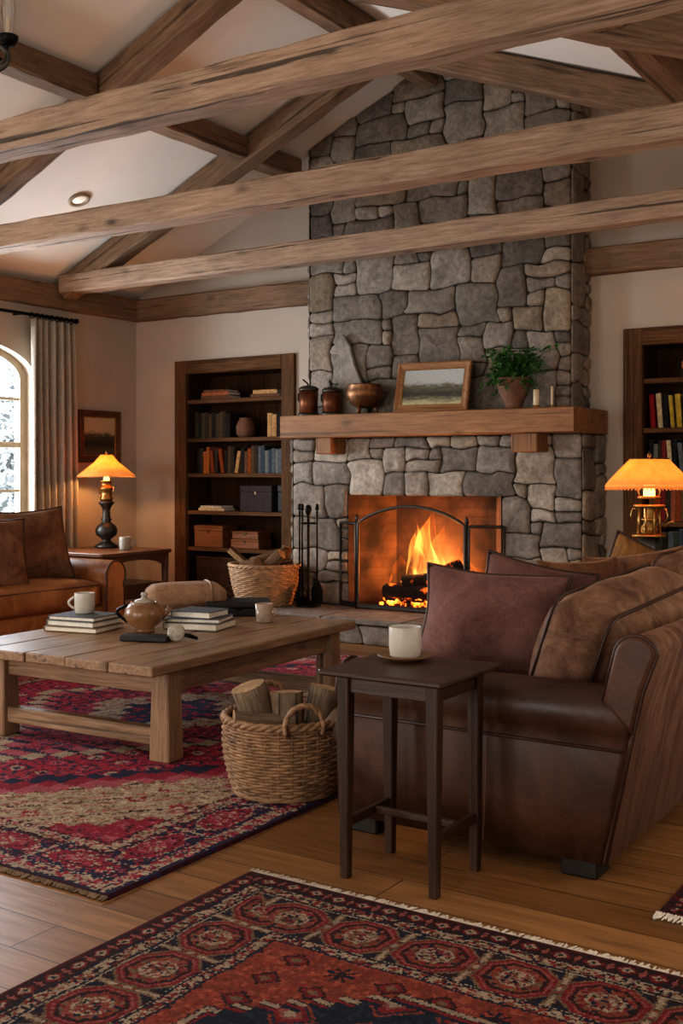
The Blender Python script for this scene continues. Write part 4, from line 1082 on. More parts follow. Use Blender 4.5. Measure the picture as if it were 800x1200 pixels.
# ------------------------------------------------------------------ sofas
def sofa(loc, rz, L, D, sz, label, lea, outer, cush, nback, pipe, seat_mat):
    t = empty('sofa', loc, label, 'sofa', rz, None)
    h = L / 2; F = -D / 2; Bk = D / 2
    m = MB(); m.span((F + .05, -h + .04, .06 * sz), (Bk - .06, h - .04, .30 * sz), .02, 2); m.build('base', lea, t)
    zb = .055; rake = lambda z: Bk - .01 + (z / sz - zb) * .21
    for sy in (-1, 1):
        # rolled arm, outline in YZ pushed along X, its rear end raked like the back
        yo = h
        o_ = [(yo - .022, zb), (yo - .014, .22), (yo - .010, .40)]
        cy, cz, rr = yo - .095, .50, .095
        o_ += [(cy + rr * math.cos(a), cz + rr * math.sin(a)) for a in [R(x) for x in range(-40, 215, 15)]]
        o_ += [(yo - .19, .40), (yo - .19, zb)]
        pl = [(sy * y, z * sz) for y, z in o_]
        m = MB(); m.prism(pl, 0, F, Bk, .016, True)
        for v in m.bm.verts:
            if v.co.x > 0: v.co.x = rake(v.co.z) - (Bk - v.co.x)
        ar = m.build('arm', lea, t)
        m = MB(); m.tube([(F + .004, y, z) for y, z in pl], .006, 6, closed=True); m.build('piping', pipe, ar)
        m = MB(); m.tube([(F + .02, sy * (yo - .006), .412 * sz), (rake(.412 * sz) - .01, sy * (yo - .006), .412 * sz)], .005, 6); m.build('seam', pipe, ar)
        m = MB(); m.tube([(F + .56, sy * (yo - .019), (zb + .01) * sz), (F + .58, sy * (yo - .010), .40 * sz)], .003, 6); m.build('seam', outer, ar)
    # raked back, outline in XZ pushed along Y
    arc = lambda k: [(Bk + .098 + (.062 + k) * math.cos(a), .695 + (.065 + k) * math.sin(a)) for a in [R(x) for x in range(165, 5, -15)]]
    bp = [(Bk - .12, .28), (Bk - .0, .575)] + arc(0) + [(rake(.55 * sz) + .012, .55), (rake(zb * sz) + .012, zb), (Bk - .12, zb)]
    pl = [(x, z * sz) for x, z in bp]
    m = MB(); m.prism(pl, 1, -h + .03, h - .03, .012, True); bk = m.build('back', outer, t)
    pe = [(Bk - .005, .56)] + arc(.006) + [(rake(.60 * sz) + .016, .60), (rake(.46 * sz) + .014, .46)]
    for sy in (-1, 1):
        m = MB(); y0 = sy * (h - .045)
        m.prism([(x, z * sz) for x, z in pe], 1, min(y0, y0 + sy * .05), max(y0, y0 + sy * .05), .016); e = m.build('back_end_panel', lea, bk)
        m = MB(); m.tube([(x, sy * (h - .008), z * sz) for x, z in pe] + [(rake(zb * sz) + .008, sy * (h - .024), zb * sz)], .006, 6); m.build('piping', pipe, bk)
    # seat and back cushions
    inner = L - .42; n = nback; w = inner / n
    for i in range(n):
        y = -inner / 2 + w * (i + .5)
        m = MB(); m.rbox((F + .46, y, .385 * sz), (.90, w - .008, .17 * sz), .045, (.012, .0, .03), (12, 14, 6), None, .004, i + 1)
        sc_ = m.build('seat_cushion', seat_mat, t)
        m = MB(); zt = .445 * sz; m.tube([(F + .012, y - w/2 + .03, zt), (F + .012, y + w/2 - .03, zt)], .005, 6); m.build('piping', pipe, sc_)
    for i in range(n):
        y = -inner / 2 + w * (i + .5); tilt = R(19 + 2 * (i % 2))
        Mx = Matrix.Rotation(tilt, 4, 'Y') @ Matrix.Rotation(R(3 if i == 0 else -1), 4, 'X')
        cw, ch = w + .02, (.38 if i == 0 else .43) * sz
        c = (Bk - .195, y, .475 * sz + ch / 2 - .01)
        m = MB(); m.rbox(c, (.23, cw - .02, ch), .07, (.065, .045, .04), (8, 18, 14), Mx, .009, i + 5); b = m.build('back_cushion', cush, t)
        m = MB()
        for sx in (-1, 1):
            P = []; hx, hy, hz = .098 * sx, cw / 2 - .03, ch / 2 - .02; q = .05
            for (cy_, cz_, a0) in ((hy - q, hz - q, 0), (-hy + q, hz - q, 90), (-hy + q, -hz + q, 180), (hy - q, -hz + q, 270)):
                for k in range(5): a = R(a0 + 22.5 * k); P.append(Mx @ Vector((hx, cy_ + (q + .02) * math.cos(a), cz_ + (q + .02) * math.sin(a))) + Vector(c))
            m.tube(P, .006, 6, closed=True)
        m.build('piping', pipe, b)
    for sx, sy in ((-1, -1), (-1, 1), (1, -1), (1, 1)):
        m = MB(); m.box((sx * (D / 2 - .09), sy * (h - .09), .031 * sz), (.12, .12, .062 * sz), None, .006); m.build('foot', 'foot', t)
    return t
SR = sofa((-1.65, 4.45, 0), 0, 2.4, .97, 1.0, 'dark brown leather sofa seen from its near end, right of the photo', 'lea_d', 'velvet_back', 'nub', 2, 'piping_d', 'lea_d')
SL = sofa((-6.1, 4.6, 0), PI, 2.4, 1.0, 1.07, 'cognac leather sofa under the arched window at left', 'lea_c', 'lea_c', 'lea_c', 2, 'piping_d', 'lea_c')

def pillow(label, M, w, h, th, mat, seed, pipe=None, group=None, cat='cushion'):
    t = empty('throw_pillow', (0, 0, 0), label, cat, 0, group); t.matrix_world = M
    n = 22; r = random.Random(seed); off = Vector((seed * 2.3, seed, 1)); m = MB(); rows = {}
    def P(u, v, sg):
        pin_u = 1 - .09 * (1 - v * v); pin_v = 1 - .09 * (1 - u * u)
        x = u * w / 2 * (pin_u if True else 1); z = v * h / 2 * pin_v
        k = max(0, (1 - abs(u) ** 2.6)) ** .62 * max(0, (1 - abs(v) ** 2.6)) ** .62
        wr = mnoise.noise(Vector((x * 7, z * 7, sg)) + off) * .016 * k + mnoise.noise(Vector((x * 18, z * 18, sg)) + off) * .006 * k
        sag = .02 * mnoise.noise(Vector((u * 1.3, v * 1.3, 0)) + off)
        return Vector((x, sg * (th / 2 * k) + wr + sag, z + h / 2 * .93 - .0))
    for sg in (-1, 1):
        g = [[m.bm.verts.new(P(-1 + 2*i/n, -1 + 2*j/n, sg)) for i in range(n + 1)] for j in range(n + 1)]
        for j in range(n):
            for i in range(n):
                q = [g[j][i], g[j][i+1], g[j+1][i+1], g[j+1][i]]
                m._f(q if sg < 0 else q[::-1], True)
    m.build('cover', mat, t, weld=True)
    if pipe:
        edge = [(-1 + 2*i/n, -1) for i in range(n)] + [(1, -1 + 2*i/n) for i in range(n)] + [(1 - 2*i/n, 1) for i in range(n)] + [(-1, 1 - 2*i/n) for i in range(n)]
        m = MB(); m.tube([P(u, v, 0) for u, v in edge], .0065, 6, closed=True); m.build('piping', pipe, t)
    return t
def PM(x, y, z, rz, rx, ry=0): return Matrix.Translation((x, y, z)) @ Matrix.Rotation(R(rz), 4, 'Z') @ Matrix.Rotation(R(rx), 4, 'X') @ Matrix.Rotation(R(ry), 4, 'Y')
pillow('large mauve velvet pillow with piped edge, nearest on the right sofa', PM(-1.80, 3.72, .475, 12, -24, 3), .56, .46, .24, 'mauve', 3, 'piping_d')
pillow('mauve velvet pillow with one corner showing behind the nearest pillow', PM(-1.83, 4.12, .475, 20, -20, 12), .46, .46, .17, 'mauve', 4, 'piping_d')
pillow('dark reddish plush pillow in the middle of the right sofa', PM(-1.75, 4.75, .475, 60, -16, 0), .46, .42, .16, 'plush', 5, None)
pillow('gold velvet pillow lit by the lamp at the far end of the right sofa', PM(-1.80, 5.36, .475, 14, -14, 22), .48, .46, .15, 'gold_vel', 6, 'piping_d')
pillow('dark brown pillow against the far arm beside the gold pillow', PM(-1.62, 5.12, .475, 20, -14, -8), .5, .44, .16, 'plush', 7, None)
pillow('big brown plush pillow beside the arm of the left sofa', PM(-5.98, 5.33, .50, 76, -16, -3), .58, .54, .2, 'plush', 8, 'piping_d')
pillow('brown plush pillow at the left edge overlapping the bigger one', PM(-5.80, 4.80, .50, 74, -18, 3), .50, .50, .18, 'plush', 9, 'piping_d')

# ------------------------------------------------------------------ coffee table and the things on it
CT = Vector((-3.15, 3.42, 0)); CTR = R(2.5); CTL, CTW = 1.70, 1.24
ct = empty('coffee_table', CT, 'large rustic plank coffee table in the middle of the red rug', 'table', CTR)
m = MB(); nb = 5; bw = CTW / nb; r = random.Random(4)
for i in range(nb):
    m.span((-CTW + bw * i + .0025, r.uniform(-.006, .004), .405), (-CTW + bw * (i + 1) - .0025, CTL + r.uniform(-.005, .005), .45 + r.uniform(-.0015, .0)), .006)
m.build('tabletop', 'table_y', ct)
LX, LY = (-.085, -1.075), (.19, CTL - .16)
for x in LX:
    for y in LY:
        m = MB(); s0, s1 = .054, .046
        A = [m.bm.verts.new((x + sx * s0, y + sy * s0, .013)) for sx, sy in ((-1,-1),(1,-1),(1,1),(-1,1))]; B = [m.bm.verts.new((x + sx * s1, y + sy * s1, .405)) for sx, sy in ((-1,-1),(1,-1),(1,1),(-1,1))]
        for i in range(4): m._f([A[i], A[(i+1) % 4], B[(i+1) % 4], B[i]])
        m._f(A[::-1]); m._f(B); bmesh.ops.bevel(m.bm, geom=m.bm.edges[:], offset=.006, segments=1, affect='EDGES'); m.build('leg', 'table_z', ct)
for x in LX:
    m = MB(); m.span((x - .018, LY[0] + .045, .30), (x + .018, LY[1] - .045, .405), .003); m.build('apron', 'table_y', ct)
for y in LY:
    m = MB(); m.span((LX[1] + .045, y - .018, .30), (LX[0] - .045, y + .018, .405), .003); m.build('apron', 'table_x', ct)
    m = MB(); m.span((LX[1] + .05, y - .03, .075), (LX[0] - .05, y + .03, .15), .006); m.build('stretcher', 'table_x', ct)
TT = .4515
def tbook(label, x, y, z, w, d, t_, rz, cover, group, page='paper'):
    o = empty('book', (x, y, z), label, 'book', rz, group)
    m = MB(); m.span((-w/2, -d/2, 0), (w/2, d/2, .004), .001); m.span((-w/2, -d/2, t_ - .004), (w/2, d/2, t_), .001); m.span((-w/2, -d/2, .003), (-w/2 + .005, d/2, t_ - .003)); m.build('cover', cover, o)
    m = MB(); m.span((-w/2 + .005, -d/2 + .005, .004), (w/2 - .005, d/2 - .005, t_ - .004)); m.build('page_block', page, o)
    return o
A1 = R(12)
def stack(cx, cy, z, specs, group, where):
    pos = {2: ['lower', 'upper'], 3: ['lowest', 'middle', 'topmost'], 4: ['lowest', 'second', 'third', 'topmost']}[len(specs)]
    for p_, (w, d, t_, rz, cov, cn) in zip(pos, specs):
        tbook('%s book, %s in the stack %s' % (cn, p_, where), cx, cy, z, w, d, t_, rz, cov, group); z += t_ + .0006
    return z
zs = stack(-4.21, 4.06, TT, [(.31, .26, .026, R(12), 'tan_cloth', 'tan'), (.29, .24, .028, R(8), 'grey_cloth', 'grey-brown'), (.28, .23, .022, R(10), 'slate_cloth', 'slate blue')], 'books under the white mug', 'under the white mug')
def mug(name, label, loc, r_, h, mat, ha, drink=None, hs=1.0, has_handle=True):
    t = empty(name, loc, label, 'mug', ha)
    m = MB(); m.lathe([(0, 0), (r_ * .86, 0), (r_ * .93, .006), (r_, h * .35), (r_, h - .003), (r_ * .98, h), (r_ * .93, h - .002), (r_ * .92, h * .3), (r_ * .8, .008), (0, .008)], n=30); m.build('body', mat, t)
    if has_handle:
        m = MB(); m.tube([(r_ * .97 + hs * h * .30 * math.sin(PI * i / 12), 0, h * (.2 + .6 * i / 12)) for i in range(13)], .0065 * hs, 8); m.build('handle', mat, t)
    if drink:
        m = MB(); m.lathe([(0, h * .86), (r_ * .92, h * .86)], n=30); m.build('drink', drink, t)
    return t
CAMR = math.atan2(.545, .839)
mug('mug', 'cream mug standing on the stack of books on the coffee table', (-4.24, 4.09, zs), .052, .105, 'ceramic', CAMR + PI)
zs = stack(-3.755, 4.435, TT, [(.30, .25, .036, R(14), 'grey_cloth', 'grey'), (.29, .23, .022, R(20), 'slate_cloth', 'slate grey'), (.23, .2, .034, R(9), 'slate_cloth', 'dark grey')], 'white-paged books in the middle', 'of white-paged books mid table')
zs = stack(-4.13, 4.72, TT, [(.46, .30, .02, R(30), 'grey_cloth', 'wide grey'), (.38, .27, .022, R(38), 'tan_cloth', 'wide tan')], 'wide books under the tan bag', 'under the tan canvas bag')
# canvas bag
t = empty('canvas_bag', (-4.20, 4.83, zs), 'rolled tan canvas bag with a strap lying on the coffee table', 'bag', R(50))
m = MB(); m.rbox((0, 0, .06), (.42, .22, .12), .038, (.02, .012, .016), (22, 12, 8), None, .007, 3); m.build('body', 'canvas', t)
m = MB(); m.rbox((-.0, -.085, .07), (.36, .05, .085), .022, (0, .008, 0), (12, 4, 6), None, .004, 5); m.build('pocket', 'canvas', t)
m = MB(); m.tube([(.13, .127 * math.copysign(abs(math.cos(a)) ** .5, math.cos(a)), .062 + .076 * math.copysign(abs(math.sin(a)) ** .5, math.sin(a))) for a in [PI * (-.2 + 1.4 * i / 30) for i in range(31)]], .007, 6); m.build('strap', 'tan_cloth', t)
m = MB(); m.tube([(.225, -.04, .075), (.255, -.02, .05), (.262, .01, .03), (.24, .03, .04)], .006, 6); m.build('buckle', 'bronze', t)
# black case of two layers
bb = empty('black_case', (-3.93, 4.99, TT), 'black flat case with raised lid at the far right of the coffee table', 'case', R(35))
m = MB(); m.box((0, 0, .022), (.33, .24, .044), None, .006, 2); m.build('body', 'black_cloth', bb)
m = MB(); m.box((-.01, .0, .062), (.36, .26, .032), (0, 0, R(3)), .008, 2); m.build('lid', 'black_cloth', bb)
m = MB(); m.box((.0, -.126, .045), (.03, .008, .02), None, .002); m.build('latch', 'iron', bb)
# glass
t = empty('tumbler', (-3.60, 4.78, TT), 'cloudy glass tumbler beside the black case on the coffee table', 'glass', CAMR)
m = MB(); m.lathe([(0, 0), (.040, 0), (.043, .004), (.049, .1), (.046, .1), (.04, .012), (0, .012)], n=28); m.build('body', 'drink_glass', t)
m = MB(); m.tube([(.044 + .026 * math.sin(PI * i / 10), 0, .03 + .05 * i / 10) for i in range(11)], .004, 7); m.build('handle', 'drink_glass', t)
MB().lathe([(0, .014), (.039, .014), (.044, .075), (0, .075)], n=24).build('drink', plain('milky tea', 'b69a80', .4, 0, .1, 6, 0), t)
# brown pot
tp = empty('clay_pot', (-3.88, 4.15, TT), 'small round brown glazed pot with side handle on the coffee table', 'pot', CAMR)
m = MB(); m.lathe([(0, 0), (.05, 0), (.052, .012), (.048, .022), (.085, .05), (.102, .085), (.096, .118), (.075, .14), (.066, .146), (.07, .152), (.058, .152), (.055, .14), (.08, .11), (.085, .085), (.05, .035), (0, .03)], n=32); m.build('body', 'pottery', tp)
m = MB(); m.tube([(-.085 - .05 * math.sin(PI * i / 14) - .01 * math.sin(2*PI*i/14), 0, .135 - .085 * i / 14) for i in range(15)], .008, 8); m.build('handle', 'iron', tp)
m = MB(); m.lathe([(0, .15), (.055, .15), (.045, .162), (.018, .168), (.014, .18), (.02, .19), (.012, .2), (0, .202)], n=22); m.build('lid', 'speckled', tp)
m = MB(); m.tube([(.085, 0, .075), (.115, 0, .1), (.128, 0, .13)], [.018, .013, .010], 10); m.build('spout', 'pottery', tp)
t = tag(MB().box((0, 0, .014), (.24, .09, .028), None, .006, 2).build('notebook', 'black_cloth', None, (-3.67, 3.94, TT), (0, 0, R(20))), 'small black notebook lying in front of the brown pot', 'notebook')
t = empty('magnifier', (-3.535, 4.0, TT), 'small round grey glass magnifier standing beside the black notebook', 'magnifier', CAMR)
m = MB(); m.lathe([(.0, -.012), (.034, -.012), (.042, -.008), (.042, .008), (.034, .012), (0, .014)], (0, 0, .042), 24, Matrix.Rotation(R(82), 4, 'X')); m.build('lens', 'speckled', t)
m = MB(); m.tube([(.04, 0, .03), (.065, .0, .026), (.1, .01, .012)], [.009, .011, .007], 8); m.build('handle', 'iron', t)
# ------------------------------------------------------------------ side table with mug
st = empty('side_table', (-1.705, 3.025, 0), 'small tall dark wooden side table at the end of the right sofa', 'table')
m = MB(); m.span((-.215, -.205, .63), (.215, .205, .65), .006); m.build('tabletop', 'dark_x', st)
for x in (-.155, .155):
    for y in (-.135, .135):
        m = MB(); s0, s1 = .014, .021
        A = [m.bm.verts.new((x + sx * s0, y + sy * s0, 0)) for sx, sy in ((-1,-1),(1,-1),(1,1),(-1,1))]; B = [m.bm.verts.new((x + sx * s1, y + sy * s1, .63)) for sx, sy in ((-1,-1),(1,-1),(1,1),(-1,1))]
        for i in range(4): m._f([A[i], A[(i+1) % 4], B[(i+1) % 4], B[i]])
        m._f(A[::-1]); m._f(B); bmesh.ops.bevel(m.bm, geom=m.bm.edges[:], offset=.003, segments=1, affect='EDGES'); m.build('leg', 'dark_z', st)
for y in (-.135, .135):
    m = MB(); m.span((-.137, y - .009, .575), (.137, y + .009, .63), .002); m.build('apron', 'dark_x', st)
for x in (-.155, .155):
    m = MB(); m.span((x - .009, -.117, .575), (x + .009, .117, .63), .002); m.build('apron', 'dark_y', st)
    m = MB(); m.span((x - .01, -.12, .155), (x + .01, .12, .185), .003); m.build('stretcher', 'dark_y', st)
m = MB(); m.span((-.145, .02, .16), (.145, .04, .182), .003); m.build('stretcher', 'dark_x', st)
sp_ = (-1.775, 3.11, .6505)
tag(MB().lathe([(0, 0), (.05, 0), (.055, .004), (.088, .014), (.09, .018), (.085, .018), (.05, .009), (0, .009)], n=36).build('saucer', 'saucer', None, sp_), 'brown saucer under the cream mug on the dark side table', 'saucer')
mug('mug', 'cream mug of coffee on a saucer on the dark side table', (sp_[0], sp_[1], sp_[2] + .0095), .0525, .098, 'ceramic', CAMR + R(60), 'coffee', has_handle=False)

# ------------------------------------------------------------------ end tables and lamps
def end_table(label, x0, x1, y0, y1, z):
    t = empty('end_table', ((x0 + x1) / 2, (y0 + y1) / 2, 0), label, 'table'); a, b = (x1 - x0) / 2, (y1 - y0) / 2
    m = MB(); q = .07; P = []
    for cx, cy, a0 in ((a - q, b - q, 0), (-a + q, b - q, 90), (-a + q, -b + q, 180), (a - q, -b + q, 270)):
        P += [(cx + q * math.cos(R(a0 + k * 22.5)), cy + q * math.sin(R(a0 + k * 22.5))) for k in range(5)]
    m.prism(P, 2, z - .03, z, .006); m.build('tabletop', 'endtable', t)
    lx, ly = a - .06, b - .06
    for sx in (-1, 1):
        for sy in (-1, 1):
            m = MB(); m.tube([(sx * (lx + .012), sy * (ly + .012), 0), (sx * lx, sy * ly, z * .45), (sx * lx, sy * ly, z - .03)], [.02, .024, .034], 8); m.build('leg', 'endtable', t)
    def arch(w, hh): return [(-w, hh), (w, hh)] + [(w * math.cos(PI * k / 14), hh - .14 + .095 * math.sin(PI * k / 14)) for k in range(15)]
    for sy in (-1, 1):
        m = MB(); m.prism(arch(lx, z - .03), 1, sy * ly - .012, sy * ly + .012); m.build('apron', 'endtable', t)
    for sx in (-1, 1):
        m = MB(); m.prism(arch(ly, z - .03), 0, sx * lx - .012, sx * lx + .012); m.build('apron', 'endtable', t)
    m = MB(); m.span((-lx, -ly, .20), (lx, ly, .32), .008); m.build('lower_shelf', 'endtable', t)
    return t
end_table('red-brown wooden end table in the left corner under a lamp', -7.26, -6.45, 6.45, 7.28, .6)
end_table('red-brown wooden end table behind the right sofa under a lamp', -2.33, -1.77, 6.15, 6.82, .6)
def lamp(label, loc, kind):
    t = empty('table_lamp', loc, label, 'lamp')
    if kind == 0:
        m = MB(); m.lathe([(r_ * 1.18, z_) for r_, z_ in [(0, 0), (.085, 0), (.09, .012), (.07, .03), (.055, .04), (.035, .055), (.03, .07), (.075, .11), (.083, .15), (.07, .19), (.04, .215), (.03, .23), (.042, .245), (.03, .26), (.027, .33), (.038, .36), (.055, .385), (.06, .395), (.04, .41)]], n=24); m.build('base', 'pewter', t)
        m = MB(); m.lathe([(r_ * 1.15, z_) for r_, z_ in [(.04, .41), (.05, .42), (.05, .44), (.042, .45), (.042, .50), (.052, .51), (.052, .53), (.04, .54), (.042, .575), (.055, .585), (.0, .59)]], n=24); m.build('column', 'brass', t)
        m = MB(); m.tube([(-.05, 0, .52), (-.085, 0, .53), (-.09, 0, .5), (-.075, 0, .47)], .006, 6); m.tube([(.05, 0, .52), (.085, 0, .53), (.09, 0, .5), (.075, 0, .47)], .006, 6); m.build('handle', 'brass', t)
        m = MB(); m.lathe([(.024, .585), (.026, .59), (.026, .69), (0, .70)], n=16); m.build('candle_tube', 'bulb', t)
        zb, zt, rb, rt = .635, .815, .25, .05; prof = [(rb, zb), (rb * .72, zb + .055), (rb * .42, zb + .115), (rt, zt)]
        fin = zt
    else:
        m = MB(); m.lathe([(0, 0), (.1, 0), (.1, .02), (.06, .035), (.05, .06), (.075, .1), (.08, .16), (.065, .22), (.06, .27), (0, .27)], n=24); m.build('base', 'pewter', t)
        m = MB()
        for z, r_ in ((.275, .095), (.37, .055), (.45, .09), (.5, .065)): m.lathe([(0, z), (r_, z), (r_ * 1.05, z + .008), (r_, z + .016), (0, z + .016)], (0, 0, 0), 24)
        for k in range(8):
            a = 2 * PI * k / 8; m.tube([(.068 * math.cos(a), .068 * math.sin(a), .285), (.06 * math.cos(a), .06 * math.sin(a), .455)], .006, 6)
        m.lathe([(.03, .285), (.05, .30), (.05, .33), (.03, .36), (.035, .43), (.03, .45)], n=18)
        m.build('column', 'brass', t)
        m = MB()
        for s in (-1, 1): m.tube([(s * .055, 0, .505), (s * .066, 0, .54), (s * .07, 0, .62)], .005, 6); m.tube([(s * .065, 0, .44), (s * .1, 0, .44), (s * .11, 0, .40), (s * .095, 0, .36)], .006, 6)
        m.tube([(.09, .0, .33), (.115, 0, .36), (.14, 0, .37), (.15, 0, .355)], .007, 6)
        m.build('handle', 'brass', t)
        m = MB(); m.lathe([(.032, .516), (.034, .52), (.034, .64), (0, .65)], n=16); m.build('candle_tube', 'bulb', t)
        zb, zt, rb, rt = .585, .735, .252, .112; prof = [(rb, zb), (rb * .80 + rt * .2, zb + .033), ((rb + rt) / 2, zb + .078), (rt, zt)]
        fin = zt
    m = MB(); m.lathe(prof, n=48); sh = m.build('shade', 'shade', t)
    md = sh.modifiers.new('s', 'SOLIDIFY'); md.thickness = .002
    m = MB(); n = 72; m.lathe([(rb, zb - .002), (rb + .004, zb - .012), (rb, zb - .022), (rb - .003, zb - .012), (rb, zb - .002)] if kind else [(rb, zb), (rb + .003, zb - .005), (rb, zb - .01), (rb - .002, zb - .005), (rb, zb)], n=48)
    for k in range(n):
        a = 2 * PI * k / n; m.lathe([(0, -.007), (.006, 0), (0, .007)], (rb * math.cos(a), rb * math.sin(a), zb - (.028 if kind else .014)), 5)
    m.build('shade_trim', 'shade_trim', sh)
    m = MB(); m.lathe([(rt, zt - .004), (rt + .003, zt), (rt, zt + .006), (rt - .004, zt)], n=40); m.tube([(-rt, 0, zt), (rt, 0, zt)], .003, 6); m.build('shade_ring', 'bronze', sh)
    m = MB(); m.lathe([(.006, fin - .06), (.006, fin + .01), (.014, fin + .018), (.01, fin + .035), (.0, fin + .05)], n=12); m.build('finial', 'bronze', t)
    return t
LL = (-7.05, 7.06, .601); LR = (-2.05, 6.5, .601)
lamp('glowing table lamp with cone shade on the left corner end table', LL, 0)
lamp('glowing brass table lamp with wide orange shade behind the right sofa', LR, 1)
mug('mug', 'speckled grey mug beside the lamp on the left end table', (-6.70, 6.93, .601), .05, .11, 'speckled', CAMR)

# ------------------------------------------------------------------ chandelier at the upper left
ch = empty('chandelier', (-4.16, 3.15, 3.02), 'black iron chandelier with clear glass chimneys cut by the left photo edge', 'chandelier')
m = MB(); m.tube([(0, 0, 0), (0, 0, zc(-4.16) - 3.02 - .02)], .01, 8); m.lathe([(0, -.05), (.03, -.02), (.045, .03), (.02, .08), (.012, .1)], n=16); m.lathe([(.05, zc(-4.16) - 3.02 - .25), (.04, zc(-4.16) - 3.02 - .235)], n=16); m.build('stem', 'iron', ch)
for k in range(6):
    a = CAMR + 2 * PI * k / 6; c, s_ = math.cos(a), math.sin(a)
    def q(r_, z): return (c * r_, s_ * r_, z)
    m = MB(); m.tube([q(.02, .03), q(.1, -.02), q(.2, .0), q(.285, .06), q(.30, .13)], .008, 7)
    P = [q(.245 + .055 * math.cos(b), .07 + .055 * math.sin(b)) for b in [2*PI*i/20 for i in range(20)]]; m.tube(P, .011, 7, closed=True)
    ar = m.build('arm', 'pewter', ch)
    m = MB(); m.lathe([(0, .12), (.028, .125), (.042, .15), (.045, .165), (.02, .17), (0, .17)], q(.30, 0), 16); m.build('cup', 'iron', ar)
    m = MB(); m.lathe([(.022, .168), (.024, .22), (.032, .27), (.027, .33), (.024, .36)], q(.30, 0), 18); g_ = m.build('glass_chimney', mk_glass('lamp glass %d' % k, (.9, .88, .84, 1), .25), ar)
    m = MB(); m.lathe([(0, .168), (.01, .17), (.01, .24), (0, .25)], q(.30, 0), 10); m.build('candle', 'wax', ar)

# ------------------------------------------------------------------ rugs (pattern painted per knot into a colour attribute)
def hashn(a, b, s):
    return np.modf(np.abs(np.sin(a * 12.9898 + b * 78.233 + s * 37.719) * 43758.5453))[0]
def jitter(U, V, q, amt):
    a, b = np.floor(U / q), np.floor(V / q)
    wob = .004 * np.sin(V * 23 + 2 * np.sin(U * 7)), .004 * np.sin(U * 19 + 2 * np.sin(V * 5))
    return a * q + q / 2 + (hashn(a, b, 31) - .5) * 2 * amt + wob[0], b * q + q / 2 + (hashn(a, b, 47) - .5) * 2 * amt + wob[1]
def L3(c): return np.array(lin(c)[:3])
def rug(name, label, x0, y0, W, H, step, paint, cat='rug', fringe=(), fl=1.0, fm='fringe'):
    nx, ny = int(W / step), int(H / step)
    X = np.linspace(0, W, nx + 1); Y = np.linspace(0, H, ny + 1)
    cx = (X[:-1] + X[1:]) / 2; cy = (Y[:-1] + Y[1:]) / 2
    U, V = np.meshgrid(cx, cy)
    colr = paint(U, V, W, H)
    j = .72 + .52 * hashn(np.floor(U / .006), np.floor(V / .006), 1); st = .93 + .14 * hashn(np.floor(V / .03), 0 * U, 2)
    colr = np.clip(colr * (j * st)[..., None], 0, 1)
    GX, GY = np.meshgrid(X, Y)
    Z = .012 + .0012 * np.sin(GX * 9 + np.sin(GY * 5)) * np.sin(GY * 7)
    border = (GX < 1e-6) | (GX > W - 1e-6) | (GY < 1e-6) | (GY > H - 1e-6); Z[border] = .001
    co = np.stack([GX, GY, Z], -1).reshape(-1, 3).astype(np.float32)
    i = np.arange(ny)[:, None] * (nx + 1) + np.arange(nx)[None, :]
    quads = np.stack([i, i + 1, i + nx + 2, i + nx + 1], -1).reshape(-1).astype(np.int32)
    me = bpy.data.meshes.new(name); nf = nx * ny
    me.vertices.add(len(co)); me.vertices.foreach_set('co', co.reshape(-1))
    me.loops.add(nf * 4); me.loops.foreach_set('vertex_index', quads)
    me.polygons.add(nf); me.polygons.foreach_set('loop_start', np.arange(nf, dtype=np.int32) * 4)
    me.update(calc_edges=True)
    at = me.attributes.new('Col', 'FLOAT_COLOR', 'FACE')
    rgba = np.concatenate([colr.reshape(-1, 3), np.ones((nf, 1))], 1).astype(np.float32)
    at.data.foreach_set('color', rgba.reshape(-1))
    me.materials.append(MAT['rug'])
    root = empty(name, (x0, y0, 0), label, cat)
    o = bpy.data.objects.new('pile', me); COL.objects.link(o); o.parent = root
    r = random.Random(len(label)); m = MB()
    for (axis, at_, sg, a, b) in fringe:
        k = int((b - a) / .006)
        for q in range(k):
            t = a + (b - a) * q / k + r.uniform(-.003, .003); l = r.uniform(.022, .042) * fl; w = .004; sk = r.uniform(-.012, .012); zz = r.uniform(.003, .007)
            if axis == 'y': m.tube([(t, at_ - sg * .004, .008), (t + sk * .5, at_ + sg * l * .5, zz), (t + sk, at_ + sg * l, .003)], [w, w, w * .6], 4, cap=False)
            else: m.tube([(at_ - sg * .004, t, .008), (at_ + sg * l * .5, t + sk * .5, zz), (at_ + sg * l, t + sk, .003)], [w, w, w * .6], 4, cap=False)
    if fringe: tag(m.build('fringe', fm, root), None, None, None, 'stuff')
    return root
def where_(img, mask, c): img[mask] = c if isinstance(c, np.ndarray) else L3(c)
def frame_coords(U, V, W, H):
    dl, dr, db, dt = U, W - U, V, H - V
    d = np.minimum(np.minimum(dl, dr), np.minimum(db, dt))
    horiz = np.minimum(db, dt) <= np.minimum(dl, dr)
    s = np.where(horiz, U - W / 2, V - H / 2)
    return d, s
def speckle(img, mask, cols, size, seed, U, V, dens=1.0):
    h = hashn(np.floor(U / size), np.floor(V / size), seed)
    k = (h * len(cols)).astype(int).clip(0, len(cols) - 1); g = hashn(np.floor(U / size), np.floor(V / size), seed + 5)
    for i, c in enumerate(cols): where_(img, mask & (k == i) & (g < dens), c)
def octmask(a, b, ra, rb): return np.maximum(np.maximum(np.abs(a) / ra, np.abs(b) / rb), (np.abs(a) / ra + np.abs(b) / rb) / 1.45)
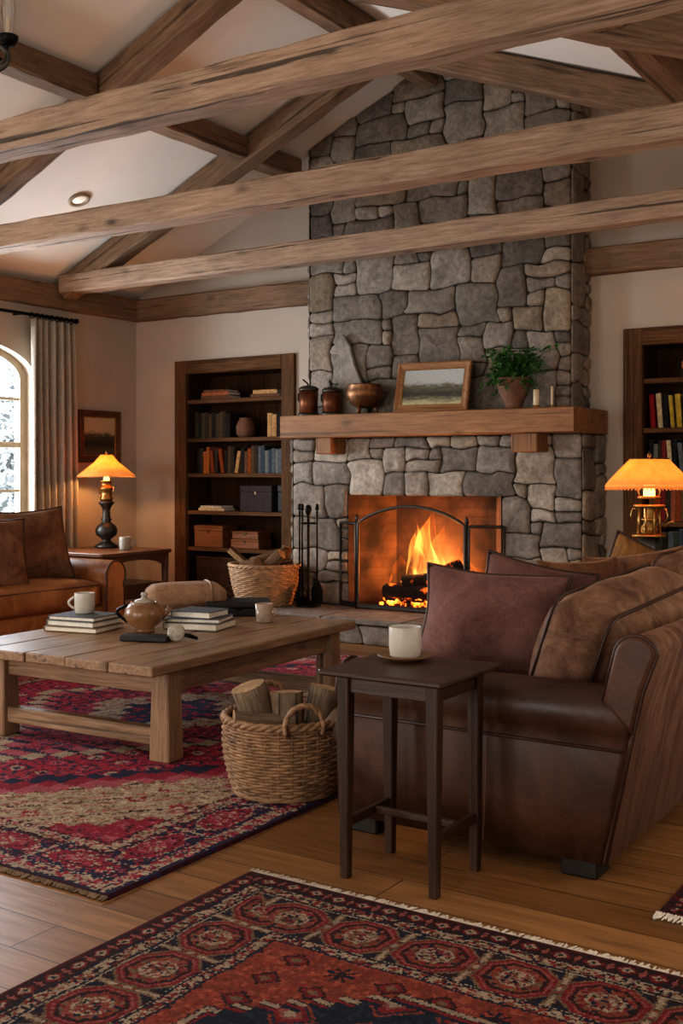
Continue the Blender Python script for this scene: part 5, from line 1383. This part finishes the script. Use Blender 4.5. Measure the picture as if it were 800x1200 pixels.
def vine(img, mask, d, s, per, mid, amp, cols):
    where_(img, mask & (np.abs(d - mid - amp * np.sin(s * 2 * PI / per)) < .004), cols[0])
    a = np.mod(s, per / 2) - per / 4
    where_(img, mask & ((np.abs(a) / .014 + np.abs(d - mid) / .016) < 1), cols[1])
    where_(img, mask & ((np.abs(a) / .006 + np.abs(d - mid) / .007) < 1), cols[2])
def paint_B(U, V, W, H):
    q = .005; U, V = jitter(U, V, q, .0028)
    img = np.zeros(U.shape + (3,)); d, s = frame_coords(U, V, W, H)
    RED, RUST, NAVY, IV, PINK, DK, TAN = '7c2224', '86402f', '1c2130', 'a5917a', '94524a', '351a1a', '7a5e46'
    img[:] = L3(RUST)
    # guard: dark with diamonds
    gm = d < .08; where_(img, gm, DK); where_(img, d < .014, '571f1f')
    a = np.mod(s, .085) - .0425; b = d - .047
    where_(img, gm & ((np.abs(a) / .03 + np.abs(b) / .026) < 1), RED); where_(img, gm & ((np.abs(a) / .02 + np.abs(b) / .017) < 1), IV); where_(img, gm & ((np.abs(a) / .009 + np.abs(b) / .008) < 1), NAVY)
    a2 = np.mod(s + .0425, .085) - .0425; where_(img, gm & ((np.abs(a2) / .009 + np.abs(b) / .025) < 1), PINK)
    # ivory speckled band
    bm_ = (d >= .08) & (d < .128); where_(img, bm_, IV); speckle(img, bm_, [RED, NAVY, IV, IV, RUST, TAN, DK], .010, 3, U, V, .8); where_(img, (np.abs(d - .08) < .004) | (np.abs(d - .128) < .004), NAVY)
    # main border with octagons
    mm = (d >= .132) & (d < .335); where_(img, mm, NAVY); bd = d - .233
    per = .225; a = np.mod(s + per / 2, per) - per / 2; idx = np.floor((s + per / 2) / per)
    o = octmask(a, bd, .098, .094)
    where_(img, mm & (o > 1.12) & (hashn(np.floor(U / .015), np.floor(V / .015), 9) < .45), DK)
    e = np.abs(np.abs(a) - per / 2); where_(img, mm & (e < .012) & (np.abs(bd) > .035), TAN); where_(img, mm & (e < .006) & (np.abs(bd) > .03), IV)
    where_(img, mm & ((np.abs(e) / .03 + np.abs(bd) / .03) < 1), RUST); where_(img, mm & ((np.abs(e) / .014 + np.abs(bd) / .014) < 1), IV)
    where_(img, mm & (o < 1.08), TAN); where_(img, mm & (o < 1.0), RED)
    where_(img, mm & (o < .80), DK); where_(img, mm & (o < .70), RUST); speckle(img, mm & (o < .70), [RUST, RED, PINK, NAVY, RUST, TAN], .012, 21, U, V, .8); where_(img, mm & (o < .46), IV); speckle(img, mm & (o < .40), [RED, NAVY, PINK, TAN, IV, RUST], .009, 4, U, V, .85)
    where_(img, mm & (o < .90) & (o > .84), PINK)
    where_(img, mm & (np.abs(np.abs(bd) - .1) < .004), IV)
    # inner guard
    im = (d >= .335) & (d < .375); where_(img, im, IV); speckle(img, im, [RED, NAVY, IV, IV, RUST], .009, 6, U, V, .8); where_(img, (np.abs(d - .335) < .004) | (np.abs(d - .375) < .004), NAVY)
    # field
    fm = d >= .379; speckle(img, fm, [RUST, '93402f', RUST, '85352a', 'a5543c'], .014, 8, U, V, .8)
    gx, gy = np.mod(U, .14) - .07, np.mod(V, .12) - .06; hs = hashn(np.floor(U / .14), np.floor(V / .12), 12)
    mo = np.abs(gx) / .045 + np.abs(gy) / .04
    where_(img, fm & (mo < 1) & (hs < .6), DK); where_(img, fm & (mo < .75) & (hs < .6), RED); where_(img, fm & (mo < .4) & (hs < .6), TAN)
    where_(img, fm & (hs > .6) & (np.abs(gx) < .006) & (np.abs(gy) < .04), NAVY); where_(img, fm & (hs > .6) & (np.abs(gy) < .006) & (np.abs(gx) < .04), NAVY); where_(img, fm & (hs > .6) & (np.abs(np.abs(gx) - np.abs(gy)) < .006) & (np.abs(gx) < .03), DK)
    # stepped central medallion
    mx, my = np.abs(U - W / 2), np.abs(V - H / 2)
    stp = np.floor(mx / .05) * .05
    e = my + np.maximum(0, stp - .16) * .85 - (H / 2 - .46)
    e2 = np.maximum(e, mx - (W / 2 - .45))
    where_(img, fm & (e2 < 0), NAVY); where_(img, fm & (np.abs(e2 + .012) < .008), IV); where_(img, fm & (np.abs(e2 + .03) < .006), RED)
    ins = fm & (e2 < -.05); speckle(img, ins, [NAVY, '2a3040', NAVY, '232a3a'], .012, 14, U, V, .8)
    hx, hy = np.mod(U - W / 2 + .09, .18) - .09, np.mod(V, .17) - .085; f = np.abs(hx) / .05 + np.abs(hy) / .05
    where_(img, ins & (f < 1.1), RED); where_(img, ins & (f < .7), PINK); where_(img, ins & (f < .4), IV); where_(img, ins & (f > 1.3) & (f < 1.5), RUST)
    return img * .95
def paint_A(U, V, W, H):
    q = .007; U, V = jitter(U, V, q, .009)
    img = np.zeros(U.shape + (3,)); d, s = frame_coords(U, V, W, H)
    RED, CRIM, NAVY, IV, PINK, DK, TAN = '94283a', 'a62a3e', '2a2a44', 'b39e86', 'b05a62', '431c28', '8a6c50'
    img[:] = L3(CRIM)
    where_(img, d < .03, NAVY); where_(img, d < .012, DK)
    b1 = (d >= .03) & (d < .095); where_(img, b1, IV); a = np.mod(s, .07) - .035
    where_(img, b1 & ((np.abs(a) / .03 + np.abs(d - .062) / .028) < 1), RED); speckle(img, b1, [RED, NAVY, IV, IV, PINK], .012, 2, U, V, .55); where_(img, np.abs(d - .095) < .006, NAVY)
    b2 = (d >= .1) & (d < .265); where_(img, b2, NAVY); per = .36; a = np.mod(s, per) - per / 2; bd = d - .182
    lob = np.sqrt((a / .13) ** 2 + (bd / .062) ** 2)
    where_(img, b2 & (lob < 1.12), IV); where_(img, b2 & (lob < 1.04), RED); where_(img, b2 & (lob < .8) & (lob > .7), DK); speckle(img, b2 & (lob < .7), [PINK, RED, PINK, IV, RED], .014, 5, U, V, .9)
    e = np.abs(np.abs(a) - per / 2); speckle(img, b2 & (lob > 1.15), [NAVY, NAVY, DK, RED, PINK, NAVY], .016, 7, U, V, .8); where_(img, b2 & (e < .007), IV)
    b3 = (d >= .265) & (d < .335); where_(img, b3, IV); speckle(img, b3, [RED, NAVY, IV, IV, TAN, PINK], .013, 8, U, V, .7); where_(img, (np.abs(d - .265) < .007) | (np.abs(d - .335) < .007), DK)
    f = d >= .34
    mx = np.minimum(U, W - U) - .34; my = np.minimum(V, H - V) - .34
    qx, qy = np.floor(mx / .075) * .075, np.floor(my / .06) * .06
    t = qx * .70 + qy * .62
    sp = f & (t < .62)
    where_(img, sp, RED); where_(img, f & (t < .62) & (t > .17), IV)
    speckle(img, f & (t < .62) & (t > .17), [IV, 'ad9578', 'c4b090', IV, TAN], .02, 11, U, V, .8)
    tt = mx * .70 + my * .62; where_(img, f & (t < .6) & (t > .2) & (np.mod(tt, .085) < .010) & (hashn(np.floor(mx / .03), np.floor(tt / .085), 77) < .75), PINK); where_(img, f & (t < .6) & (t > .2) & (np.mod(tt + .04, .17) < .008), DK)
    gx, gy = np.mod(U, .2) - .1, np.mod(V, .17) - .085; hs = hashn(np.floor(U / .2), np.floor(V / .17), 13); mo = np.abs(gx) / .05 + np.abs(gy) / .04
    where_(img, f & (t < .5) & (t > .2) & (mo < 1) & (hs < .6), RED); where_(img, f & (t < .5) & (t > .2) & (mo < .55) & (hs < .6), IV)
    speckle(img, f & (t <= .17), [RED, DK, RED, PINK, RED], .02, 12, U, V, .7)
    where_(img, f & (np.abs(t - .64) < .035), PINK); where_(img, f & (np.abs(t - .70) < .03), RED); where_(img, f & (np.abs(t - .76) < .03), NAVY)
    fi = f & (t > .79)
    speckle(img, fi, [CRIM, RED, CRIM, 'b0384a', NAVY, PINK, RED, 'b0384a'], .015, 15, U, V, .75)
    gx, gy = np.mod(U + .08 * (np.floor(V / .15) % 2), .16) - .08, np.mod(V, .15) - .075; hs = hashn(np.floor(U / .16), np.floor(V / .15), 16); mo = octmask(gx, gy, .062, .055)
    where_(img, fi & (mo < 1), NAVY); where_(img, fi & (mo < .78), CRIM); where_(img, fi & (mo < .5) & (hs < .5), IV); where_(img, fi & (mo < .5) & (hs >= .5), PINK); where_(img, fi & (mo < .25), NAVY)
    cx, cy = np.abs(U - W / 2), np.abs(V - H / 2); stc = np.floor(cx / .08) * .08; m2 = stc / .95 + cy / 1.2
    ce = f & (m2 < 1); where_(img, ce, NAVY); where_(img, f & (np.abs(m2 - .95) < .04), IV); where_(img, f & (np.abs(m2 - .86) < .03), PINK)
    ci = f & (m2 < .8); speckle(img, ci, [CRIM, RED, CRIM, PINK, NAVY, 'b0384a'], .016, 18, U, V, .8); where_(img, f & (m2 < .5), IV); speckle(img, f & (m2 < .5), [IV, TAN, IV, RED, IV], .016, 19, U, V, .7); where_(img, f & (m2 < .28), NAVY); speckle(img, f & (m2 < .26), [NAVY, CRIM, NAVY], .03, 20, U, V, .8)
    return img
rug('persian_rug', 'red and navy patterned rug with cream fringe in front of the side table', -2.125, -.4, 2.0, 3.15, .005, paint_B, fringe=(('y', 3.15, 1, 0, 2.0),))
rug('persian_rug', 'large crimson patterned rug under the coffee table', -5.45, 2.35, 3.11, 4.05, .0085, paint_A, fringe=(('y', 0, -1, 0, 3.11),), fl=.45, fm='fringe_tan')
rug('persian_rug', 'small dark red rug corner on the floor right of the sofa', -.965, 3.12, 1.7, 2.2, .0085, paint_B, fringe=(('y', 0, -1, 0, 1.7),))

# ------------------------------------------------------------------ camera
cam = bpy.data.cameras.new('camera'); co = bpy.data.objects.new('camera', cam); COL.objects.link(co)
co.location = (0, 0, 1.25); co.rotation_euler = (R(90), 0, R(33))
cam.sensor_fit = 'VERTICAL'; cam.sensor_height = 36; cam.lens = 36 * 1300 / 1200; cam.shift_y = -45 / 1200
cam.clip_start = .02
bpy.context.scene.camera = co

# ------------------------------------------------------------------ lights
def lamp_(name, typ, loc, power, color, rot=None, **kw):
    l = bpy.data.lights.new(name, typ); l.energy = power; l.color = color
    for k, v in kw.items(): setattr(l, k, v)
    o = bpy.data.objects.new(name, l); COL.objects.link(o); o.location = loc
    if rot: o.rotation_euler = rot
    return o
lamp_('side_fill_light', 'AREA', (XL + .02, 2.6, 1.6), 95, (.86, .93, 1.0), (0, R(-90), 0), shape='RECTANGLE', size=1.6, size_y=1.6)  # added fill from the left over rug and table, no opening here
lamp_('window_daylight', 'AREA', (XL - .35, WC, 1.5), 170, (.80, .90, 1.0), (0, R(-90), 0), shape='RECTANGLE', size=1.5, size_y=1.4)
for x, pw in ((-5.5, 95), (-1.8, 62)):
    lamp_('front_fill_light', 'AREA', (x, YF - .15, 1.45), pw, (1.0, .94, .88), (R(90), 0, 0), shape='RECTANGLE', size=1.6, size_y=1.9)  # added soft fill, shining in through the front wall openings
lamp_('right_fill_light', 'AREA', (XR - .02, 4.2, 1.45), 24, (1.0, .92, .84), (0, R(90), 0), shape='RECTANGLE', size=1.4, size_y=1.6)  # added fill for the sofa back and cushions, this wall has no window
lamp_('left_lamp_glow', 'POINT', (LL[0], LL[1], LL[2] + .72), 15, (1, .55, .22), None, shadow_soft_size=.03)
lamp_('right_lamp_glow', 'POINT', (LR[0], LR[1], LR[2] + .67), 14, (1, .55, .22), None, shadow_soft_size=.03)
lamp_('fire_glow', 'POINT', (-4.15, 7.74, .48), 80, (1, .36, .09), None, shadow_soft_size=.12)
lamp_('fire_glow_low', 'POINT', (-4.0, 7.62, .40), 7, (1, .33, .07), None, shadow_soft_size=.08)
w = bpy.data.worlds.new('overcast'); bpy.context.scene.world = w; w.use_nodes = True
w.node_tree.nodes['Background'].inputs[0].default_value = (.88, .94, 1.0, 1); w.node_tree.nodes['Background'].inputs[1].default_value = 1.7

s = bpy.context.scene
s.view_settings.view_transform = 'Standard'
try: s.view_settings.look = 'Medium High Contrast'
except Exception as e: print('LOOK', e)
s.view_settings.exposure = .08
s.cycles.use_denoising = True
s.cycles.max_bounces = 8; s.cycles.diffuse_bounces = 4; s.cycles.transparent_max_bounces = 16; s.cycles.volume_bounces = 0
s.cycles.sample_clamp_indirect = 6
